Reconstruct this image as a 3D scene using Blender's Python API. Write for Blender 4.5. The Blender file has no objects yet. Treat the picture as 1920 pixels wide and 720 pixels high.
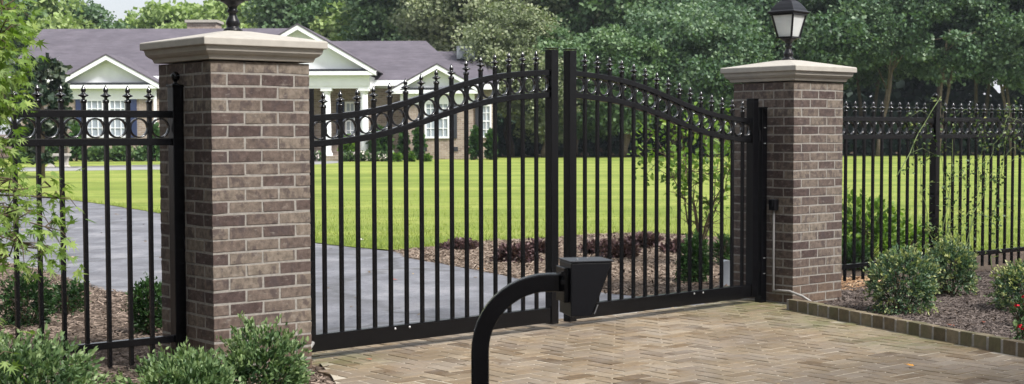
import bpy, bmesh, math, random
import numpy as np
from mathutils import Vector, Matrix
R = math.radians
rng = np.random.default_rng(7)
random.seed(7)
S = bpy.context.scene
C = S.collection

# ------------------------------------------------------------------ camera, sky, sun, exposure
F = 2700.0; W0, H0 = 1920.0, 720.0
PITCH, ROLL, CAMZ = R(2.7), R(0.15), 1.33
cd = bpy.data.cameras.new('camera'); cam = bpy.data.objects.new('camera', cd); C.objects.link(cam)
CM = Matrix.Rotation(math.pi/2 - PITCH, 4, 'X') @ Matrix.Rotation(-ROLL, 4, 'Z')
cam.matrix_world = Matrix.Translation((0, 0, CAMZ)) @ CM
cd.sensor_width = 36; cd.lens = 36*F/W0; cd.clip_end = 3000; cd.clip_start = .05
OFFY = 112.0 - F*math.tan(PITCH)          # content must move up by this many px beyond the pitch
cd.shift_y = -OFFY/W0
cd.dof.use_dof = True; cd.dof.focus_distance = 9.0; cd.dof.aperture_fstop = 9
S.camera = cam

SUN_AZ, SUN_EL = R(128), R(50)              # azimuth measured clockwise from +Y
wd = bpy.data.worlds.new('World'); S.world = wd; wd.use_nodes = True
nt = wd.node_tree; bg = nt.nodes['Background']
sky = nt.nodes.new('ShaderNodeTexSky'); sky.sky_type = 'NISHITA'; sky.sun_disc = False
sky.sun_elevation = SUN_EL; sky.sun_rotation = SUN_AZ
sky.air_density = 1.0; sky.dust_density = 6.0; sky.ozone_density = 1.0; sky.altitude = 50
tcw = nt.nodes.new('ShaderNodeTexCoord'); cn = nt.nodes.new('ShaderNodeTexNoise')
cn.inputs['Scale'].default_value = 2.2; cn.inputs['Detail'].default_value = 6
nt.links.new(tcw.outputs['Generated'], cn.inputs['Vector'])
cr = nt.nodes.new('ShaderNodeValToRGB'); nt.links.new(cn.outputs['Fac'], cr.inputs[0])
cr.color_ramp.elements[0].position = .3; cr.color_ramp.elements[0].color = (.45, .45, .45, 1)
cr.color_ramp.elements[1].position = .6; cr.color_ramp.elements[1].color = (.95, .95, .95, 1)
cm = nt.nodes.new('ShaderNodeMix'); cm.data_type = 'RGBA'; nt.links.new(cr.outputs[0], cm.inputs[0])
nt.links.new(sky.outputs[0], cm.inputs[6]); cm.inputs[7].default_value = (4.2, 4.35, 4.6, 1)   # bright thin cloud
nt.links.new(cm.outputs[2], bg.inputs[0]); bg.inputs[1].default_value = 0.15
sd = bpy.data.lights.new('sun', 'SUN'); sun = bpy.data.objects.new('sun', sd); C.objects.link(sun)
sd.energy = 3.6; sd.angle = R(9); sd.color = (1.0, .97, .93)
sv = Vector((math.sin(SUN_AZ)*math.cos(SUN_EL), math.cos(SUN_AZ)*math.cos(SUN_EL), math.sin(SUN_EL)))
sun.rotation_euler = sv.to_track_quat('Z', 'Y').to_euler()
S.view_settings.view_transform = 'Standard'; S.view_settings.look = 'None'
S.view_settings.gamma = 1; S.view_settings.exposure = 0.8
S.render.engine = 'CYCLES'; S.cycles.use_denoising = True
S.cycles.max_bounces = 6; S.cycles.transparent_max_bounces = 8; S.cycles.diffuse_bounces = 3
S.cycles.caustics_reflective = False; S.cycles.caustics_refractive = False

# ------------------------------------------------------------------ pixel helpers (photo px -> place)
def ray(px, py):
    d = Vector(((px-W0/2)/F, -(py-H0/2-OFFY*-1-0)/F, -1.0))
    # frame centre sits OFFY px away from the principal point
    d.y = (H0/2 - py - OFFY)/F
    return (CM.to_3x3() @ d).normalized()
def at(px, py, Y):
    d = ray(px, py); t = Y/d.y
    return Vector((d.x*t, Y, CAMZ + d.z*t))
def hgt(Y):
    return 0.0 if Y < 20 else (.28*(Y-20)/36 if Y < 56 else .28)
def G(px, py, off=0.0):
    d = ray(px, py); z = 0
    for _ in range(12):
        t = (CAMZ-z-off)/-d.z; z = hgt(d.y*t)
    return Vector((d.x*t, d.y*t, z+off))

# ------------------------------------------------------------------ materials
def newmat(name):
    m = bpy.data.materials.new(name); m.use_nodes = True
    return m, m.node_tree, m.node_tree.nodes['Principled BSDF']
def coord(nt, scale=1.0, kind='Object'):
    tc = nt.nodes.new('ShaderNodeTexCoord'); mp = nt.nodes.new('ShaderNodeMapping')
    mp.inputs['Scale'].default_value = (scale,)*3 if not hasattr(scale, '__len__') else scale
    nt.links.new(tc.outputs[kind], mp.inputs[0]); return mp.outputs[0]
def noise(nt, vec, scale, detail=4, rough=.55):
    n = nt.nodes.new('ShaderNodeTexNoise'); n.inputs['Scale'].default_value = scale
    n.inputs['Detail'].default_value = detail; n.inputs['Roughness'].default_value = rough
    nt.links.new(vec, n.inputs['Vector']); return n.outputs['Fac']
def ramp(nt, fac, stops):
    r = nt.nodes.new('ShaderNodeValToRGB'); nt.links.new(fac, r.inputs[0])
    e = r.color_ramp.elements
    while len(e) < len(stops): e.new(.5)
    for k, (p, c) in enumerate(stops):
        e[k].position = p; e[k].color = (*c, 1) if len(c) == 3 else c
    return r.outputs[0]
def mix(nt, fac, a, b, mode='MIX'):
    m = nt.nodes.new('ShaderNodeMix'); m.data_type = 'RGBA'; m.blend_type = mode
    if isinstance(fac, (int, float)): m.inputs[0].default_value = fac
    else: nt.links.new(fac, m.inputs[0])
    for s, v in ((6, a), (7, b)):
        if isinstance(v, (tuple, list)): m.inputs[s].default_value = (*v, 1) if len(v) == 3 else v
        else: nt.links.new(v, m.inputs[s])
    return m.outputs[2]
def bump(nt, bs, height, strength, dist):
    b = nt.nodes.new('ShaderNodeBump'); b.inputs['Strength'].default_value = strength
    b.inputs['Distance'].default_value = dist
    nt.links.new(height, b.inputs['Height']); nt.links.new(b.outputs[0], bs.inputs['Normal'])
def attr(nt, name, out='Fac'):
    a = nt.nodes.new('ShaderNodeAttribute'); a.attribute_name = name; return a.outputs[out]
def g(v): return (v, v, v)

def simple(name, base, rough=.5, var=.12, nscale=20, bstr=.2, bdist=.002, spec=.5, metal=0):
    m, nt, b = newmat(name); v = coord(nt)
    n = noise(nt, v, nscale, 5)
    lo = tuple(max(0, c*(1-var)) for c in base); hi = tuple(min(1, c*(1+var)) for c in base)
    nt.links.new(ramp(nt, n, [(.3, lo), (.7, hi)]), b.inputs['Base Color'])
    b.inputs['Roughness'].default_value = rough; b.inputs['Metallic'].default_value = metal
    b.inputs['Specular IOR Level'].default_value = spec
    bump(nt, b, n, bstr, bdist); return m

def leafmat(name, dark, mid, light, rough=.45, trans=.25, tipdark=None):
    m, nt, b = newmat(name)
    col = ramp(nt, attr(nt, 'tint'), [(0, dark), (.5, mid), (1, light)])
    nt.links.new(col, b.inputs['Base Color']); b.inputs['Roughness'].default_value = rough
    b.inputs['Specular IOR Level'].default_value = .35
    tr = nt.nodes.new('ShaderNodeBsdfTranslucent')
    nt.links.new(mix(nt, 1.0, col, (1.0, 1.15, .55), 'MULTIPLY'), tr.inputs[0])
    ms = nt.nodes.new('ShaderNodeMixShader'); ms.inputs[0].default_value = trans
    nt.links.new(b.outputs[0], ms.inputs[1]); nt.links.new(tr.outputs[0], ms.inputs[2])
    nt.links.new(ms.outputs[0], nt.nodes['Material Output'].inputs[0]); return m

M = {}
M['iron'] = simple('black_powder_coat', (.0022, .0022, .003), .25, .25, 60, .05, .0006, .26)
M['iron_soft'] = simple('black_satin_paint', (.005, .005, .007), .36, .3, 90, .2, .0006, .32)
M['iron_gloss'] = simple('black_gloss_paint', (.003, .003, .004), .16, .25, 60, .05, .0006, .8)
M['steel'] = simple('galvanised_bolt', (.55, .55, .56), .3, .1, 50, .1, .001, .5, .7)
M['stone'] = simple('cast_limestone', (.355, .335, .30), .8, .08, 14, .35, .0015, .3)
M['plastic_grey'] = simple('grey_plastic', (.22, .24, .27), .5, .08, 30)
M['conduit'] = simple('conduit_grey', (.26, .25, .24), .5, .1, 30)
M['white'] = simple('white_trim_paint', (.80, .82, .84), .55, .04, 3)
M['navy'] = simple('navy_paint', (.018, .03, .085), .5, .1, 6)
M['darkshut'] = simple('dark_shutter_paint', (.02, .022, .03), .5, .1, 6)
M['bark'] = simple('bark', (.13, .10, .08), .9, .35, 9, .8, .02, .2)
M['bark_pale'] = simple('pale_bark', (.22, .18, .14), .85, .3, 9, .5, .01, .2)
M['twig'] = simple('twig_bark', (.09, .07, .045), .85, .3, 40, .4, .002, .2)
M['greenstem'] = simple('green_stem', (.12, .17, .05), .6, .2, 40)

def m_pillar_brick():
    m, nt, b = newmat('taupe_brick'); v = coord(nt)
    t = attr(nt, 'tint')
    base = ramp(nt, t, [(0, (.058, .040, .037)), (.25, (.082, .060, .053)), (.5, (.108, .083, .070)), (.75, (.130, .104, .086)), (1, (.16, .133, .108))])
    n1 = noise(nt, v, 30, 6, .65); n2 = noise(nt, coord(nt, (1, 1, .7)), 15, 4, .6)
    c = mix(nt, 1.0, base, ramp(nt, n1, [(.32, g(.6)), (.5, g(1.0)), (.68, g(1.4))]), 'MULTIPLY')
    # dark flashing patches and pale mortar smears
    c = mix(nt, ramp(nt, n2, [(.52, g(0)), (.60, g(.7))]), c, (.055, .042, .042))
    n3 = noise(nt, coord(nt, (1, 1, 2.2)), 17, 5, .7)
    c = mix(nt, ramp(nt, n3, [(.56, g(0)), (.70, g(.6))]), c, (.23, .205, .18))
    tc = nt.nodes.new('ShaderNodeTexCoord'); sx = nt.nodes.new('ShaderNodeSeparateXYZ'); nt.links.new(tc.outputs['Object'], sx.inputs[0])
    mr = nt.nodes.new('ShaderNodeMapRange'); nt.links.new(sx.outputs[2], mr.inputs[0])
    mr.inputs[1].default_value = .02; mr.inputs[2].default_value = .42; mr.inputs[3].default_value = .45; mr.inputs[4].default_value = 0
    mm = nt.nodes.new('ShaderNodeMath'); mm.operation = 'MULTIPLY'
    nt.links.new(mr.outputs[0], mm.inputs[0]); nt.links.new(ramp(nt, noise(nt, v, 5, 4), [(.35, g(.2)), (.6, g(1))]), mm.inputs[1])
    c = mix(nt, mm.outputs[0], c, (.14, .085, .05))          # damp, earthy splash stains near the soil
    nt.links.new(c, b.inputs['Base Color']); b.inputs['Roughness'].default_value = .9
    b.inputs['Specular IOR Level'].default_value = .25
    bump(nt, b, n1, .7, .004); return m
M['brick'] = m_pillar_brick()
M['mortar'] = simple('mortar', (.235, .22, .20), .95, .2, 45, .7, .002, .2)

def m_paver():
    m, nt, b = newmat('clay_paver'); v = coord(nt)
    base = ramp(nt, attr(nt, 'tint'), [(0, (.080, .052, .028)), (.2, (.13, .088, .048)), (.45, (.185, .134, .080)), (.75, (.215, .165, .108)), (1, (.26, .212, .152))])
    n1 = noise(nt, v, 38, 6, .7); n2 = noise(nt, v, 1.6, 5, .6); n3 = noise(nt, v, 3.2, 8, .75)
    c = mix(nt, 1.0, base, ramp(nt, n1, [(.3, g(.72)), (.7, g(1.22))]), 'MULTIPLY')
    c = mix(nt, ramp(nt, n3, [(.46, g(0)), (.66, g(.6))]), c, (.27, .235, .185))   # sandy bloom
    c = mix(nt, ramp(nt, n2, [(.47, g(0)), (.60, g(.6))]), c, (.115, .082, .045))
    n4 = noise(nt, v, 2.3, 6, .7)
    c = mix(nt, ramp(nt, n4, [(.46, g(0)), (.6, g(.4))]), c, (.20, .172, .15))   # greyer, pinkish worn zones
    c = mix(nt, moss(nt), c, (.11, .115, .045))
    nt.links.new(c, b.inputs['Base Color']); b.inputs['Roughness'].default_value = .7
    b.inputs['Specular IOR Level'].default_value = .3
    bump(nt, b, n1, .5, .003); return m
def moss(nt):
    # moss and algae grow along the damp edge by the right pillar and the kerb
    tc = nt.nodes.new('ShaderNodeTexCoord'); f = None
    for (cx, cy, r) in ((1.9, 10.9, 1.1), (2.2, 9.9, .7), (2.5, 9.0, .6), (-1.05, 8.3, .45)):
        d = nt.nodes.new('ShaderNodeVectorMath'); d.operation = 'DISTANCE'; d.inputs[1].default_value = (cx, cy, 0)
        nt.links.new(tc.outputs['Object'], d.inputs[0])
        mr = nt.nodes.new('ShaderNodeMapRange'); nt.links.new(d.outputs['Value'], mr.inputs[0])
        mr.inputs[1].default_value = 0; mr.inputs[2].default_value = r; mr.inputs[3].default_value = 1; mr.inputs[4].default_value = 0
        if f is None: f = mr.outputs[0]
        else:
            mx = nt.nodes.new('ShaderNodeMath'); mx.operation = 'MAXIMUM'; nt.links.new(f, mx.inputs[0]); nt.links.new(mr.outputs[0], mx.inputs[1]); f = mx.outputs[0]
    mu = nt.nodes.new('ShaderNodeMath'); mu.operation = 'MULTIPLY'; nt.links.new(f, mu.inputs[0])
    nt.links.new(ramp(nt, noise(nt, coord(nt), 7, 6, .7), [(.35, g(0)), (.62, g(1.0))]), mu.inputs[1])
    return mu.outputs[0]
M['paver'] = m_paver()
def m_sand():
    m, nt, b = newmat('joint_sand'); v = coord(nt); n = noise(nt, v, 3, 6, .7)
    c = ramp(nt, n, [(.3, (.27, .23, .17)), (.6, (.40, .36, .295))])
    c = mix(nt, moss(nt), c, (.08, .09, .03))
    nt.links.new(c, b.inputs['Base Color']); b.inputs['Roughness'].default_value = .95
    bump(nt, b, noise(nt, v, 200, 3), .5, .002); return m
M['sand'] = m_sand()
def m_lawn():
    m, nt, b = newmat('lawn_grass'); v = coord(nt)
    n1 = noise(nt, coord(nt, (1, .35, 1)), 55, 6, .75); n2 = noise(nt, coord(nt, (.25, 1, 1)), .5, 5, .6); n3 = noise(nt, coord(nt, (.5, 1.3, 1)), 2.2, 6, .75)
    c = ramp(nt, n2, [(.38, (.165, .225, .042)), (.5, (.225, .28, .058)), (.62, (.285, .325, .08))])
    c = mix(nt, 1, c, ramp(nt, n1, [(.3, g(.72)), (.7, g(1.25))]), 'MULTIPLY')
    c = mix(nt, 1, c, ramp(nt, n3, [(.35, g(.78)), (.65, g(1.15))]), 'MULTIPLY')
    nt.links.new(c, b.inputs['Base Color']); b.inputs['Roughness'].default_value = .9
    b.inputs['Specular IOR Level'].default_value = .15
    bump(nt, b, n1, .9, .04); return m
M['lawn'] = m_lawn()
def m_asphalt():
    m, nt, b = newmat('weathered_asphalt'); v = coord(nt)
    n1 = noise(nt, v, 70, 6, .8); n2 = noise(nt, coord(nt, (1, .7, 1)), 1.6, 8, .75)
    c = ramp(nt, n2, [(.38, (.088, .089, .10)), (.5, (.135, .138, .156)), (.62, (.20, .20, .215))])
    c = mix(nt, 1, c, ramp(nt, n1, [(.3, g(.6)), (.7, g(1.4))]), 'MULTIPLY')
    vo = nt.nodes.new('ShaderNodeTexVoronoi'); vo.feature = 'DISTANCE_TO_EDGE'; vo.inputs['Scale'].default_value = .45
    dm = nt.nodes.new('ShaderNodeTexNoise'); dm.inputs['Scale'].default_value = 2.5; nt.links.new(v, dm.inputs['Vector'])
    nt.links.new(mix(nt, .35, v, dm.outputs['Color']), vo.inputs['Vector'])
    c = mix(nt, ramp(nt, vo.outputs['Distance'], [(.0, g(.75)), (.02, g(0))]), c, (.05, .05, .05))
    st = noise(nt, coord(nt, (1, 1.4, 1)), .6, 9, .7)
    c = mix(nt, ramp(nt, st, [(.50, g(0)), (.58, g(.5))]), c, (.085, .085, .095))
    nt.links.new(c, b.inputs['Base Color']); b.inputs['Roughness'].default_value = .75
    bump(nt, b, n1, .5, .004); return m
M['asphalt'] = m_asphalt()
def m_mulch():
    m, nt, b = newmat('bark_mulch'); v = coord(nt)
    n1 = noise(nt, v, 45, 6, .8); n2 = noise(nt, v, 1.2, 4)
    c = ramp(nt, n1, [(.3, (.035, .024, .018)), (.5, (.11, .080, .060)), (.7, (.24, .185, .145))])
    c = mix(nt, 1, c, ramp(nt, n2, [(.3, g(.75)), (.7, g(1.15))]), 'MULTIPLY')
    nt.links.new(c, b.inputs['Base Color']); b.inputs['Roughness'].default_value = .95
    b.inputs['Specular IOR Level'].default_value = .15
    bump(nt, b, n1, 1, .02); return m
M['mulch'] = m_mulch()
def m_chip(name, a, bb, c_):
    m, nt, b = newmat(name)
    nt.links.new(ramp(nt, attr(nt, 'tint'), [(0, a), (.5, bb), (1, c_)]), b.inputs['Base Color'])
    b.inputs['Roughness'].default_value = .9; b.inputs['Specular IOR Level'].default_value = .2; return m
M['chip'] = m_chip('wood_chips', (.04, .028, .022), (.13, .10, .08), (.30, .235, .19))
M['chip_dark'] = m_chip('dark_shredded_bark', (.028, .021, .019), (.085, .068, .06), (.17, .14, .125))
M['chip_pale'] = m_chip('pale_shredded_bark', (.06, .042, .03), (.15, .112, .085), (.29, .235, .19))
M['concrete'] = simple('path_concrete', (.24, .24, .24), .85, .08, 3)
def m_roof():
    m, nt, b = newmat('roof_shingle')
    n1 = noise(nt, coord(nt, (1, 1, 1)), 1.1, 6, .7); n2 = noise(nt, coord(nt, (1.6, 3, 11)), 1.0, 4, .75)
    c = ramp(nt, n1, [(.3, (.068, .060, .076)), (.7, (.102, .090, .110))])
    c = mix(nt, 1, c, ramp(nt, n2, [(.3, g(.78)), (.7, g(1.22))]), 'MULTIPLY')
    nt.links.new(c, b.inputs['Base Color']); b.inputs['Roughness'].default_value = .9; bump(nt, b, n2, .5, .02); return m
M['roof'] = m_roof()
def m_hbrick():
    m, nt, b = newmat('house_brick')
    tc = nt.nodes.new('ShaderNodeTexCoord'); br = nt.nodes.new('ShaderNodeTexBrick')
    mp = nt.nodes.new('ShaderNodeMapping'); nt.links.new(tc.outputs['Object'], mp.inputs[0]); mp.inputs['Rotation'].default_value = (R(90), 0, 0)
    nt.links.new(mp.outputs[0], br.inputs['Vector'])
    br.inputs['Scale'].default_value = 1; br.inputs['Brick Width'].default_value = .21; br.inputs['Row Height'].default_value = .075; br.inputs['Mortar Size'].default_value = .009
    br.inputs['Color1'].default_value = (.20, .145, .115, 1); br.inputs['Color2'].default_value = (.34, .27, .22, 1); br.inputs['Mortar'].default_value = (.34, .31, .28, 1)
    c = mix(nt, 1, br.outputs['Color'], ramp(nt, noise(nt, coord(nt), 4, 6, .75), [(.3, g(.8)), (.7, g(1.2))]), 'MULTIPLY')
    nt.links.new(c, b.inputs['Base Color']); b.inputs['Roughness'].default_value = .9; return m
M['hbrick'] = m_hbrick()
def m_glass_window():
    m, nt, b = newmat('window_glass'); b.inputs['Base Color'].default_value = (.30, .34, .38, 1)
    b.inputs['Roughness'].default_value = .08; b.inputs['Specular IOR Level'].default_value = .9; return m
M['wglass'] = m_glass_window()
def m_frost():
    m, nt, b = newmat('seeded_lantern_glass')
    n = noise(nt, coord(nt, (1, 1, .3)), 14, 3)
    nt.links.new(ramp(nt, n, [(.35, (.80, .83, .84)), (.6, (.92, .93, .93))]), b.inputs['Base Color'])
    b.inputs['Roughness'].default_value = .25
    tr = nt.nodes.new('ShaderNodeBsdfTranslucent'); tr.inputs[0].default_value = (.9, .92, .9, 1)
    tp = nt.nodes.new('ShaderNodeBsdfTransparent')
    m1 = nt.nodes.new('ShaderNodeMixShader'); m1.inputs[0].default_value = .5
    nt.links.new(b.outputs[0], m1.inputs[1]); nt.links.new(tr.outputs[0], m1.inputs[2])
    m2 = nt.nodes.new('ShaderNodeMixShader'); m2.inputs[0].default_value = .12
    nt.links.new(m1.outputs[0], m2.inputs[1]); nt.links.new(tp.outputs[0], m2.inputs[2])
    nt.links.new(m2.outputs[0], nt.nodes['Material Output'].inputs[0]); return m
M['frost'] = m_frost()
M['bulb'] = simple('bulb_glass', (.8, .78, .7), .3, .02, 5)
M['kerb'] = None
def m_kerb():
    m, nt, b = newmat('mossy_kerb_brick'); v = coord(nt)
    base = ramp(nt, attr(nt, 'tint'), [(0, (.085, .065, .035)), (.5, (.13, .10, .062)), (1, (.18, .145, .095))])
    n1 = noise(nt, v, 25, 6, .7)
    c = mix(nt, 1, base, ramp(nt, n1, [(.3, g(.65)), (.7, g(1.3))]), 'MULTIPLY')
    c = mix(nt, ramp(nt, noise(nt, v, 6, 5), [(.45, g(0)), (.62, g(.5))]), c, (.09, .095, .04))
    nt.links.new(c, b.inputs['Base Color']); b.inputs['Roughness'].default_value = .9
    bump(nt, b, n1, .7, .004); return m
M['kerb'] = m_kerb()

M['leaf_shrub'] = leafmat('shrub_leaf', (0.02, 0.05, 0.02), (0.085, 0.15, 0.06), (0.22, 0.3, 0.13))
M['leaf_round'] = leafmat('round_shrub_leaf', (.03, .062, .04), (.10, .17, .095), (.36, .38, .15))
M['leaf_box'] = leafmat('boxwood_leaf', (0.012, 0.035, 0.012), (0.035, 0.085, 0.022), (0.075, 0.15, 0.04))
M['leaf_maple'] = leafmat('maple_leaf', (.09, .165, .03), (.19, .29, .065), (.34, .43, .13), .5, .42)
M['leaf_barberry'] = leafmat('barberry_leaf', (.035, .020, .022), (.10, .055, .060), (.23, .15, .155))
M['leaf_tree'] = leafmat('tree_leaf', (.045, .095, .045), (.11, .185, .085), (.21, .29, .15), .5, .28)
M['leaf_tree_blue'] = leafmat('bluish_tree_leaf', (.032, .07, .04), (.095, .165, .09), (.23, .31, .19), .5, .28)
M['leaf_tree_olive'] = leafmat('olive_tree_leaf', (.085, .11, .06), (.20, .24, .135), (.36, .38, .24), .55, .28)
M['leaf_tree_light'] = leafmat('light_tree_leaf', (.14, .215, .08), (.29, .385, .14), (.42, .50, .23), .55, .35)
M['leaf_magnolia'] = leafmat('magnolia_leaf', (.010, .024, .012), (.024, .046, .026), (.12, .14, .10), .3, .1)
M['leaf_young'] = leafmat('young_tree_leaf', (.05, .11, .015), (.13, .23, .035), (.24, .34, .06), .5, .4)
M['leaf_wood'] = leafmat('woodland_leaf', (.010, .026, .018), (.022, .05, .032), (.05, .09, .05), .6, .2)
M['red'] = m_chip('red_petals', (.35, .01, .02), (.55, .02, .04), (.7, .05, .08))
M['pinkwhite'] = m_chip('pale_petals', (.6, .5, .5), (.7, .65, .62), (.8, .75, .7))
M['orange_leaf'] = m_chip('orange_leaf', (.55, .2, .03), (.75, .33, .03), (.8, .4, .05))
M['red_leaf'] = m_chip('russet_leaf', (.25, .07, .04), (.35, .10, .06), (.45, .16, .09))

# ------------------------------------------------------------------ mesh helpers
class MB:
    def __init__(s): s.v = []; s.f = []; s.t = []
    def add(s, vs, fs, tint=.5):
        k = len(s.v); s.v += [tuple(v) for v in vs]; s.f += [tuple(i+k for i in f) for f in fs]; s.t += [tint]*len(fs)
    def box(s, c, size, M4=None, tint=.5, jit=0):
        hx, hy, hz = size[0]/2, size[1]/2, size[2]/2
        vs = [Vector((c[0]+x*hx, c[1]+y*hy, c[2]+z*hz)) for x, y, z in ((-1,-1,-1),(1,-1,-1),(1,1,-1),(-1,1,-1),(-1,-1,1),(1,-1,1),(1,1,1),(-1,1,1))]
        if jit: vs = [v+Vector([random.uniform(-jit, jit) for _ in range(3)]) for v in vs]
        if M4: vs = [M4 @ v for v in vs]
        s.add(vs, [(3,2,1,0),(4,5,6,7),(0,1,5,4),(1,2,6,5),(2,3,7,6),(3,0,4,7)], tint)
    def lathe(s, c, prof, n=12, square=False, phase=0, closed=True):
        # prof list of (r, z)
        vs = []
        for r, z in prof:
            for i in range(n):
                a = phase + 2*math.pi*i/n
                rr = r/ math.cos(math.pi/4) if square else r
                vs.append((c[0]+rr*math.cos(a), c[1]+rr*math.sin(a), c[2]+z))
        fs = []
        for k in range(len(prof)-1):
            for i in range(n):
                j = (i+1) % n; fs.append((k*n+i, k*n+j, (k+1)*n+j, (k+1)*n+i))
        if closed: fs.append(tuple(range(n))[::-1]); fs.append(tuple(range((len(prof)-1)*n, len(prof)*n)))
        s.add(vs, fs)
    def tube(s, pts, rad, n=8, square=None):
        pts = [Vector(p) for p in pts]; rads = rad if hasattr(rad, '__len__') else [rad]*len(pts)
        vs = []; up = Vector((0, 0, 1))
        t0 = (pts[1]-pts[0]).normalized()
        sd_ = t0.cross(up); sd_ = sd_.normalized() if sd_.length > 1e-3 else Vector((1, 0, 0))
        for i, p in enumerate(pts):
            t = (pts[min(i+1, len(pts)-1)]-pts[max(i-1, 0)]).normalized()
            sd_ = (sd_ - t*sd_.dot(t)).normalized(); nn = sd_.cross(t).normalized()
            for k in range(n):
                a = 2*math.pi*k/n + (math.pi/4 if square else 0)
                rr = rads[i]*(math.sqrt(2) if square else 1)
                vs.append(p + sd_*math.cos(a)*rr + nn*math.sin(a)*rr)
        fs = []
        for i in range(len(pts)-1):
            for k in range(n):
                j = (k+1) % n; fs.append((i*n+k, i*n+j, (i+1)*n+j, (i+1)*n+k))
        fs.append(tuple(range(n))[::-1]); fs.append(tuple(range((len(pts)-1)*n, len(pts)*n)))
        s.add(vs, fs)
    def mesh(s, name, mat, smooth=False):
        me = bpy.data.meshes.new(name); me.from_pydata(s.v, [], s.f); me.update()
        a = me.attributes.new('tint', 'FLOAT', 'FACE'); a.data.foreach_set('value', s.t)
        me.materials.append(mat)
        bm = bmesh.new(); bm.from_mesh(me); bmesh.ops.recalc_face_normals(bm, faces=bm.faces); bm.to_mesh(me); bm.free()
        if smooth: me.polygons.foreach_set('use_smooth', [True]*len(me.polygons))
        return me
    def build(s, name, mat, parent=None, smooth=False, loc=None, bevel=0):
        o = bpy.data.objects.new(name, s.mesh(name, mat, smooth)); C.objects.link(o)
        if parent: o.parent = parent
        if loc: o.location = loc
        if bevel:
            b = o.modifiers.new('bevel', 'BEVEL'); b.width = bevel; b.segments = 2; b.limit_method = 'ANGLE'
        return o
def put(name, me, parent=None, loc=None, rot=None, scale=None):
    o = bpy.data.objects.new(name, me); C.objects.link(o)
    if parent: o.parent = parent
    if loc is not None: o.location = loc
    if rot is not None: o.rotation_euler = rot
    if scale is not None: o.scale = scale
    return o
def tag(o, label=None, cat=None, group=None, kind=None):
    if label: o['label'] = label
    if cat: o['category'] = cat
    if group: o['group'] = group
    if kind: o['kind'] = kind
    return o
def empty(name, loc, rz=0):
    o = bpy.data.objects.new(name, None); C.objects.link(o); o.location = loc; o.rotation_euler = (0, 0, rz); o.empty_display_size = .1
    return o

def npmesh(name, V, k, tint, mat, faces, smooth=False):
    """V (n, k, 3) items of k verts; faces: list of tuples inside one item."""
    n = len(V); me = bpy.data.meshes.new(name)
    nf = len(faces); L = [len(f) for f in faces]; nl = sum(L)
    me.vertices.add(n*k); me.vertices.foreach_set('co', np.ascontiguousarray(V, dtype=np.float32).ravel())
    idx = np.concatenate([np.array(f) for f in faces])
    loops = (np.arange(n)[:, None]*k + idx[None, :]).ravel().astype(np.int32)
    starts1 = np.concatenate([[0], np.cumsum(L)[:-1]])
    starts = (np.arange(n)[:, None]*nl + starts1[None, :]).ravel().astype(np.int32)
    me.loops.add(n*nl); me.loops.foreach_set('vertex_index', loops)
    me.polygons.add(n*nf); me.polygons.foreach_set('loop_start', starts)
    me.update(calc_edges=True)
    a = me.attributes.new('tint', 'FLOAT', 'FACE'); a.data.foreach_set('value', np.repeat(tint, nf).astype(np.float32))
    me.materials.append(mat); me.validate(); return me

# leaf outlines in (x across, y along, z lift)
LEAF = (np.array([(0,0,0),(.22,.3,.05),(.18,.68,.04),(0,1,-.06),(-.18,.68,.04),(-.22,.3,.05)]), [(0,1,2,3),(0,3,4,5)])
QUAD = (np.array([(-.42,0,0),(.42,.1,.08),(.36,.95,-.05),(-.36,1.0,.06)]), [(0,1,2,3)])
def palm():
    vs = [(0, 0, 0)]; lobes = [(-125, .38), (-82, .68), (-40, .92), (0, 1.0), (40, .92), (82, .68), (125, .38)]
    ring = []
    for i, (a, l) in enumerate(lobes):
        ring.append((a, l))
        if i < len(lobes)-1: ring.append(((a+lobes[i+1][0])/2, .26))
    for a, l in ring:
        vs.append((math.sin(R(a))*l, .15+math.cos(R(a))*l, -.22*l*l))
    return np.array(vs), [(0, i, i+1) for i in range(1, len(ring))]
PALM = palm()
def leaves(name, pos, dirs, size, tint, mat, shape=LEAF, jitter=.6, width=1.0, up=.3):
    n = len(pos)
    d = dirs + rng.normal(0, jitter, (n, 3)); d /= np.linalg.norm(d, axis=1)[:, None]+1e-9
    u = np.tile([0, 0, 1.0], (n, 1))*up + rng.normal(0, .6, (n, 3))
    s = np.cross(d, u); s /= np.linalg.norm(s, axis=1)[:, None]+1e-9
    nn = np.cross(s, d)
    sz = size*rng.uniform(.65, 1.3, n) if np.isscalar(size) else size
    T, F_ = shape
    V = pos[:, None, :] + sz[:, None, None]*(T[None, :, 0:1]*width*s[:, None, :] + T[None, :, 1:2]*d[:, None, :] + T[None, :, 2:3]*nn[:, None, :])
    return npmesh(name, V, len(T), tint, mat, F_)
def sphere_pts(n):
    v = rng.normal(0, 1, (n, 3)); return v/np.linalg.norm(v, axis=1)[:, None]

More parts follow.
